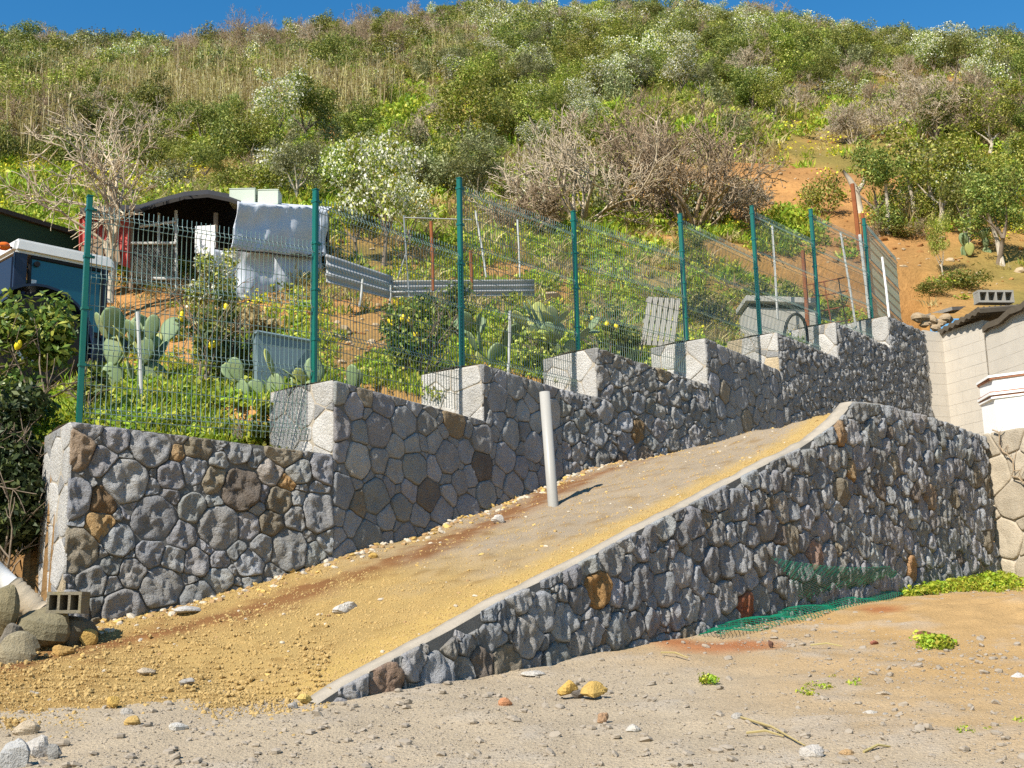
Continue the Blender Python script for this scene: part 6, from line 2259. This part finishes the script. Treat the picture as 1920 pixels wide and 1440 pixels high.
# a wood of small trees up the slope: each one is an object
def wood():
    rng = np.random.default_rng(77)
    n = 0
    spots = []
    fam = {}
    tries = 0
    while n < 160 and tries < 9000:
        tries += 1
        px, py = rng.uniform(-40, 1960), rng.uniform(40, 300)
        w = 0.75 if py < 110 else 0.7
        if px < 600 and 130 < py < 260:
            w = 0.22
        for c in [(420, 235, 200, 45), (770, 235, 130, 80), (1600, 320, 220, 110), (1250, 300, 260, 90), (1720, 225, 240, 60)]:
            if math.hypot((px - c[0]) / c[2], (py - c[1]) / c[3]) < 1:
                w *= 0.15
        if rng.random() > w:
            continue
        if any(abs(px - a) < 26 and abs(py - b) < 14 for a, b in spots):
            continue
        p = hit_hill(px, py)
        if p is None:
            continue
        spots.append((px, py)); n += 1
        right = px > 900
        q = rng.random()
        zone = 'on the ridge' if p[1] > 100 else ('on the upper slope' if p[1] > 66 else 'on the middle slope')
        side = 'above the grove' if px > 1500 else ('above the fig trees' if px > 950 else ('above the blossoming tree' if px > 600 else 'above the shack'))
        if q < 0.34:
            kind, nm, lk = 'evergreen', 'hillside_tree', 'dark evergreen'
        elif q < 0.62:
            kind, nm, lk = 'leafy', 'hillside_tree', 'yellow green tree'
        elif q < (0.86 if right else 0.72):
            kind, nm, lk = 'blossom', 'blossoming_tree', 'blossoming tree'
        elif q < (0.92 if right else 0.80):
            kind, nm, lk = 'olive', 'olive_tree', 'grey olive tree'
        else:
            kind, nm, lk = 'bare', 'bare_tree', 'bare brown tree'
        h = rng.uniform(2.0, 4.2) * (0.85 if p[1] < 66 else 1.0)
        o = plant(kind, int(rng.integers(0, 3)), nm, p - np.array([0, 0, 0.08]), h, '', 'tree', 'trees of the hillside wood', wide=rng.uniform(0.85, 1.25), rng=TR)
        fam.setdefault((lk, zone, side), []).append((px, o))
    words = ['leftmost', 'second from left', 'third from left', 'fourth from left', 'fifth from left', 'sixth from left', 'seventh from left', 'eighth from left', 'ninth from left', 'tenth from left', 'eleventh from left', 'twelfth from left', 'thirteenth from left']
    for (lk, zone, side), lst in fam.items():
        lst.sort(key=lambda t: t[0])
        for i, (_, o) in enumerate(lst):
            if len(lst) == 1:
                o['label'] = 'only %s %s %s' % (lk, zone, side)
            else:
                w = 'rightmost' if i == len(lst) - 1 else words[min(i, len(words) - 1)]
                o['label'] = '%s of the %ss %s %s' % (w, lk, zone, side)
wood()


# ------------------------------------------------------------------ big bare trees
def bare_tree(name, px, py, h, w, stems, depth, label, material, seed, Y=None, trunk=False, r0=0.05, up=0.12, spread=0.5, kids=(2, 3), curve=0.7, rmin=0.009):
    R = np.random.default_rng(seed)
    p = hit_hill(px, py) if Y is None else P(px, py, Y)
    root = thing(name, tuple(p), label, 'tree')
    st = []
    z0 = -0.1
    if trunk:
        mb = MB()
        pts = [Vector((p[0] + 0.03 * i * R.normal(), p[1], p[2] - 0.1 + h * 0.5 * i / 5)) for i in range(6)]
        mb.tube(pts, [r0 * (1.2 - 0.08 * i) for i in range(6)], 8)
        mb.build('trunk', M['bark_pale'], root, smooth=True)
        for k in range(stems):
            q = pts[2 + k % 4]
            a = 2 * math.pi * k / stems + R.uniform(-0.3, 0.3)
            st.append((np.array(q) - p, (math.cos(a) * w / h, math.sin(a) * w / h, 0.9), h * 0.27, r0 * 0.6))
    else:
        for k in range(stems):
            a = 2 * math.pi * k / stems + R.uniform(-0.3, 0.3)
            k2 = R.uniform(0.25, 1.0)
            st.append(((math.cos(a) * 0.25 * k2, math.sin(a) * 0.25 * k2, z0), (math.cos(a) * k2 * w / h * 1.25, math.sin(a) * k2 * w / h * 1.25, 1.0), h * R.uniform(0.32, 0.45), r0 * R.uniform(0.6, 1.0)))
    seg = branching(R, st, depth, spread, curve, up, 0.72, kids, 5, 0.6, rmin)
    A, B, ra, rb = seg
    thick = ra > 0.017
    for nm, m in (('limbs', thick), ('twigs', ~thick)):
        me = twig_mesh(nm, (A[m], B[m], ra[m], rb[m]), material)
        o = bpy.data.objects.new(nm, me); COL.objects.link(o); o.parent = root
    return root

bare_tree('bare_fig_tree', 1085, 425, 3.6, 4.2, 14, 4, 'big bare fig tree with tangled pale branches, left of its pair', M['twig_pale'], 12, r0=0.085, kids=(1, 2), curve=0.5, up=0.3, rmin=0.012)
bare_tree('bare_fig_tree', 1300, 432, 3.9, 5.4, 18, 4, 'widest bare fig tree spreading behind the fence, right of its pair', M['twig'], 5, r0=0.09, kids=(1, 2), curve=0.5, up=0.3, rmin=0.012)
bare_tree('bare_fig_tree', 1200, 405, 3.6, 4.4, 14, 4, 'bare brown fig tree standing between and behind the other two', M['twig'], 8, r0=0.08, kids=(1, 2), curve=0.5, up=0.3, rmin=0.012)
bare_tree('bare_shrub', 1000, 440, 1.5, 1.6, 8, 4, 'low bare thorny shrub beside the tallest green post', M['twig'], 41, r0=0.03)
bare_tree('bare_shrub', 1400, 425, 1.9, 1.8, 8, 4, 'dry bare shrub at the right end of the fig trees', M['twig_pale'], 43, r0=0.03)
bare_tree('bare_shrub', 1720, 268, 3.4, 4.6, 13, 4, 'wide bare grey shrub on the slope above the grove', M['twig_pale'], 44, r0=0.05, rmin=0.012)
bare_tree('bare_shrub', 1850, 262, 3.2, 4.4, 13, 4, 'wide bare brown shrub near the right edge above the grove', M['twig'], 45, r0=0.04)
bare_tree('bare_shrub', 1600, 270, 2.4, 2.6, 9, 4, 'pale bare shrub left of the wide grey one', M['twig_pale'], 46, r0=0.035)
bare_tree('bare_shrub', 60, 300, 3.0, 3.4, 9, 4, 'brown bare shrub at the left edge of the slope', M['twig'], 47, r0=0.04)
bare_tree('bare_shrub', 470, 135, 5.0, 6.0, 10, 4, 'broad brown bare shrub high on the left slope', M['twig'], 48, r0=0.05)
bare_tree('bare_shrub', 690, 125, 5.0, 5.0, 10, 4, 'broad brown bare shrub right of the high left one', M['twig'], 49, r0=0.05)
bare_tree('bare_tree', 205, 560, 3.9, 2.0, 9, 3, 'bare tree with straight trunk rising behind the fence near the tractor', M['twig_pale'], 31, Y=22.0, trunk=True, r0=0.075, spread=0.45)
# pruned trunk with stubs
_p = hit_hill(1612, 398)
_pt = thing('pruned_tree', tuple(_p), 'dead pruned trunk with pale stubs above the rusty poles', 'tree')
_mb = MB(); _mb.tube([P(1612, 402, _p[1]), P(1608, 378, _p[1]), P(1604, 355, _p[1]), P(1592, 335, _p[1]), P(1580, 320, _p[1])], [0.14, 0.13, 0.12, 0.08, 0.05], 9)
_mb.tube([P(1606, 362, _p[1]), P(1618, 345, _p[1]), P(1622, 330, _p[1])], [0.09, 0.07, 0.05], 8)
_mb.build('trunk', M['bark_pale'], _pt, smooth=True)
# small pale stems under the grove
for _a, _b, _lab in [((1700, 330), (1716, 410), 'pale leaning stem under the grove, beside the green patch'), ((1740, 340), (1752, 420), 'pale stem in front of the green patch'), ((1815, 370), (1813, 455), 'straight pale post like stem in the grove'), ((1852, 400), (1880, 500), 'leaning pale stem at the right of the grove'), ((1660, 345), (1664, 440), 'thin pale stem at the left of the grove'), ((1690, 350), (1684, 380), 'short pale stem behind the left of the grove')]:
    _q = hit_hill(*_b)
    _mb = MB(); _t = P(_a[0], _a[1], _q[1]); _mb.tube([_q - np.array([0, 0, 0.1]), (_q + _t) / 2 + np.array([0.05, 0, 0]), _t], [0.085, 0.065, 0.045], 7)
    tag(_mb.build('tree_stem', M['bark_pale'], None, smooth=True), _lab, 'tree stem')


# ------------------------------------------------------------------ prickly pears
def pad_mesh():
    n1, n2 = 12, 8
    vs, fs = [], []
    for i in range(n1 + 1):
        t = i / n1
        z = t
        w = 0.36 * math.sin(math.pi * min(1, t * 0.94 + 0.03)) ** 0.6 * (0.72 + 0.42 * t)
        th = 0.040 * math.sin(math.pi * min(1, t * 0.96 + 0.02)) ** 0.5
        for j in range(n2):
            a = 2 * math.pi * j / n2
            vs.append((w * math.cos(a), th * math.sin(a), z))
    for i in range(n1):
        for j in range(n2):
            k = (j + 1) % n2
            fs.append((i * n2 + j, i * n2 + k, (i + 1) * n2 + k, (i + 1) * n2 + j))
    fs.append(tuple(reversed(range(n2)))); fs.append(tuple(n1 * n2 + j for j in range(n2)))
    me = bpy.data.meshes.new('pad'); me.from_pydata(vs, [], fs); me.update()
    me.polygons.foreach_set('use_smooth', [True] * len(me.polygons))
    me.materials.append(M['cactus'])
    return me

PAD = pad_mesh()


def cactus(label, loc, pads, seed, size, spread=0.8, levels=3, start=4):
    """Prickly pear grown pad on pad."""
    rng = random.Random(seed)
    root = thing('prickly_pear', tuple(loc), label, 'cactus')
    queue = []
    for k in range(start):
        a = rng.uniform(0, 6.28)
        queue.append((Vector((rng.uniform(-0.5, 0.5) * spread, rng.uniform(-0.3, 0.3) * spread, -0.05)), Vector((rng.uniform(-0.5, 0.5), rng.uniform(-0.4, 0.2), 1)).normalized(), size * rng.uniform(0.95, 1.2), 0))
    count = 0
    while queue and count < pads:
        p, d, s, lev = queue.pop(0)
        yaw = rng.uniform(-0.9, 0.9)
        zq = d.to_track_quat('Z', 'Y').to_matrix() @ Matrix.Rotation(yaw, 3, 'Z')
        o = bpy.data.objects.new('pad', PAD)
        COL.objects.link(o)
        o.parent = root
        wd = s * rng.uniform(0.85, 1.15)
        o.matrix_basis = Matrix.Translation(p) @ zq.to_4x4() @ Matrix.Diagonal((wd, s, s, 1))
        g = rng.uniform(0.8, 1.15)
        o.color = (0.20 * g, 0.27 * g, 0.13 * g, 1) if rng.random() > 0.18 else (0.34 * g, 0.36 * g, 0.10 * g, 1)
        count += 1
        if lev < levels:
            for _ in range(rng.choice([1, 2, 2, 3])):
                ang = rng.uniform(-1.0, 1.0)
                side = zq @ Vector((1, 0, 0))
                nd = (d * math.cos(ang) + side * math.sin(ang) + Vector((rng.uniform(-0.3, 0.3), rng.uniform(-0.3, 0.3), 0.25))).normalized()
                q = p + d * s * rng.uniform(0.82, 0.95) + side * 0.3 * wd * math.sin(ang)
                queue.append((q, nd, s * rng.uniform(0.8, 0.98), lev + 1))
    return root

def soil(px, py, Y):
    p = P(px, py, Y)
    return np.array([p[0], p[1], float(hill_z(p[0], p[1])[0])])

cactus('large prickly pear with broad pads behind the first fence panel', soil(262, 680, 15.8), 34, 3, 0.43, 0.9, 4, 5)
cactus('spreading prickly pear full of pads behind the third fence panel', soil(965, 650, 18.0), 50, 8, 0.36, 1.7, 4, 9)
cactus('small prickly pear beside the second green post', soil(620, 700, 14.2), 9, 15, 0.34, 0.6, 2, 3)
cactus('low prickly pear with a wide pad in front of the grey tub', soil(495, 690, 14.0), 7, 19, 0.34, 0.5, 2, 3)
cactus('small prickly pear on the slope under the grove', hit_hill(1836, 480), 16, 23, 0.36, 0.9, 3, 4)


# ------------------------------------------------------------------ lemon bushes and garden plants behind the fence
def bush(name, label, px, py, Y, h_px, w_px, n, material, seed, cat='bush', fruit=0, leaf=0.045, floor=True, flowers=0):
    R = np.random.default_rng(seed); pr = random.Random(seed)
    loc = soil(px, py, Y) if floor else P(px, py, Y)
    k = Y / F_PX
    h, w = h_px * k, w_px * k
    root = thing(name, tuple(loc), label, cat)
    lob = []
    for _ in range(11):
        a = R.uniform(0, 6.28); r = math.sqrt(R.random()) * 0.34 * w
        lob.append((math.cos(a) * r, math.sin(a) * r * 0.8, R.uniform(0.22, 0.85) * h, R.uniform(.14, .24) * w, R.uniform(.14, .24) * w, R.uniform(.12, .2) * h))
    me = leaf_mesh('foliage', [leaf_cloud(R, lob, n, leaf, 0.42, 0.8)], material)
    o = bpy.data.objects.new('foliage', me); COL.objects.link(o); o.parent = root
    seg = branching(R, [((R.normal() * 0.05, R.normal() * 0.05, -0.05), (R.normal() * 0.45, R.normal() * 0.45, 1), h * 0.42, 0.022) for _ in range(5)], 2, 0.55, 0.4, 0.2, 0.7, rmin=0.005)
    o = bpy.data.objects.new('branches', twig_mesh('branches', seg, M['bark'])); COL.objects.link(o); o.parent = root
    if fruit:
        for _ in range(fruit):
            l = lob[pr.randrange(len(lob))]
            d = Vector((pr.gauss(0, 1), pr.gauss(0, 1) - 0.9, pr.gauss(0, 1))).normalized()
            c = Vector(l[:3]) + Vector((d.x * l[3], d.y * l[4], d.z * l[5])) * 0.95
            o = bpy.data.objects.new('lemon', LEMON); COL.objects.link(o); o.parent = root
            o.location = c; o.rotation_euler = (pr.uniform(-0.5, 0.5), pr.uniform(-0.5, 0.5), 0)
    if flowers:
        me = leaf_mesh('blossom', [leaf_cloud(R, lob, flowers, 0.03, 0.9, 0.3)], M['blossom'])
        o = bpy.data.objects.new('blossom', me); COL.objects.link(o); o.parent = root
    return root

_mb = MB(); _mb.tube([(0, 0, -0.055), (0, 0, -0.045), (0, 0, -0.02), (0, 0, 0.02), (0, 0, 0.045), (0, 0, 0.058)], [0.006, 0.02, 0.036, 0.036, 0.02, 0.005], 10)
LEMON = _mb.mesh('lemon', True); LEMON.materials.append(M['lemon'])

bush('lemon_bush', 'lemon bush with a few yellow fruits in the middle of the first fence panel', 385, 720, 15.2, 230, 150, 1900, M['leaf_citrus'], 51, fruit=6)
bush('lemon_bush', 'lemon bush left of the tallest green post', 780, 720, 16.0, 190, 170, 2200, M['leaf_citrus'], 52, fruit=7)
bush('lemon_bush', 'lemon bush behind the fourth fence panel above the step', 1140, 670, 19.4, 140, 110, 1500, M['leaf_citrus'], 53, fruit=6)
bush('lemon_bush', 'large lemon bush at the left edge beside the free end of the wall', 30, 860, 12.6, 300, 250, 4600, M['leaf_citrus'], 54, fruit=3, leaf=0.05)
bush('dark_bush', 'dark bush filling the gap left of the free end of the wall', -10, 1010, 11.9, 330, 230, 6000, M['leaf_shade'], 55, leaf=0.045, floor=False)  # shade of the gap is put into the near-black leaf colour
bush('dark_bush', 'shaded bush low at the left edge under the lemon bush', 10, 1130, 11.7, 280, 170, 5200, M['leaf_shade'], 56, leaf=0.045, floor=False)
bush('white_flowering_bush', 'white flowering climber in front of the shack', 395, 600, 20.6, 170, 110, 1300, M['leaf_mid'], 57, flowers=420)
bush('garden_bush', 'dark leafy bush between the large prickly pear and the first post', 175, 700, 14.2, 110, 80, 1000, M['leaf_dark'], 58)
bush('garden_bush', 'dark bush beside the lemon bush in front of the grey tub', 455, 720, 15.6, 120, 80, 1000, M['leaf_dark'], 59)
bush('garden_bush', 'yellowish bush behind the grey corrugated edging', 835, 610, 19.8, 120, 110, 1600, M['leaf_citrus'], 60)
bush('garden_bush', 'bright green bush below the spreading prickly pear', 1010, 690, 17.4, 95, 120, 1300, M['leaf_mid'], 61)
bush('garden_bush', 'green bush left of the wooden pallet', 1180, 640, 19.6, 80, 60, 700, M['leaf_mid'], 62)
bush('garden_bush', 'green bush right of the wooden pallet at the wall', 1335, 640, 20.2, 50, 70, 700, M['leaf_mid'], 63)
bush('garden_bush', 'bush with yellow green leaves near the top of the fourth panel', 1240, 470, 23.5, 80, 60, 700, M['leaf_citrus'], 64)
bush('garden_bush', 'green bush behind the sixth fence panel', 1470, 480, 25.5, 80, 90, 1000, M['leaf_mid'], 65)
bush('garden_bush', 'dark bush behind the water trough', 1420, 570, 24.6, 90, 110, 1200, M['leaf_dark'], 66)
bush('garden_bush', 'dark undergrowth behind the iron grid', 1560, 560, 25.4, 60, 90, 900, M['leaf_dark'], 67)
bush('garden_bush', 'dark undergrowth below the fig trees', 1330, 540, 23.6, 90, 120, 1300, M['leaf_dark'], 68)
bush('green_bush', 'fresh green bush behind the small leafy tree near the second post', 620, 410, 25.5, 70, 100, 900, M['leaf_mid'], 69)
bush('hay_heap', 'heap of brown dry brushwood in front of the tarpaulin', 470, 610, 19.6, 80, 150, 1500, M['grass_dry'], 70, cat='brushwood', leaf=0.06)
bush('green_bush', 'low green bush at the shaded wall behind the second panel', 640, 745, 14.6, 45, 90, 700, M['leaf_mid'], 71)
bush('garden_bush', 'bright green herbs at the right end of the first panel beside the step', 492, 815, 13.3, 120, 100, 1500, M['grass'], 72)
bush('dark_bush', 'dark bush on the bank beyond the left edge of the wall', -190, 1000, 12.4, 260, 220, 2600, M['leaf_dark'], 73, leaf=0.05, floor=False)
bush('garden_bush', 'leafy bush in front of the joint of the corrugated sheets', 750, 615, 19.4, 90, 90, 1200, M['leaf_citrus'], 74)
bush('garden_bush', 'small leafy bush covering the end of the level corrugated sheet', 985, 590, 20.6, 70, 90, 1000, M['leaf_mid'], 75)
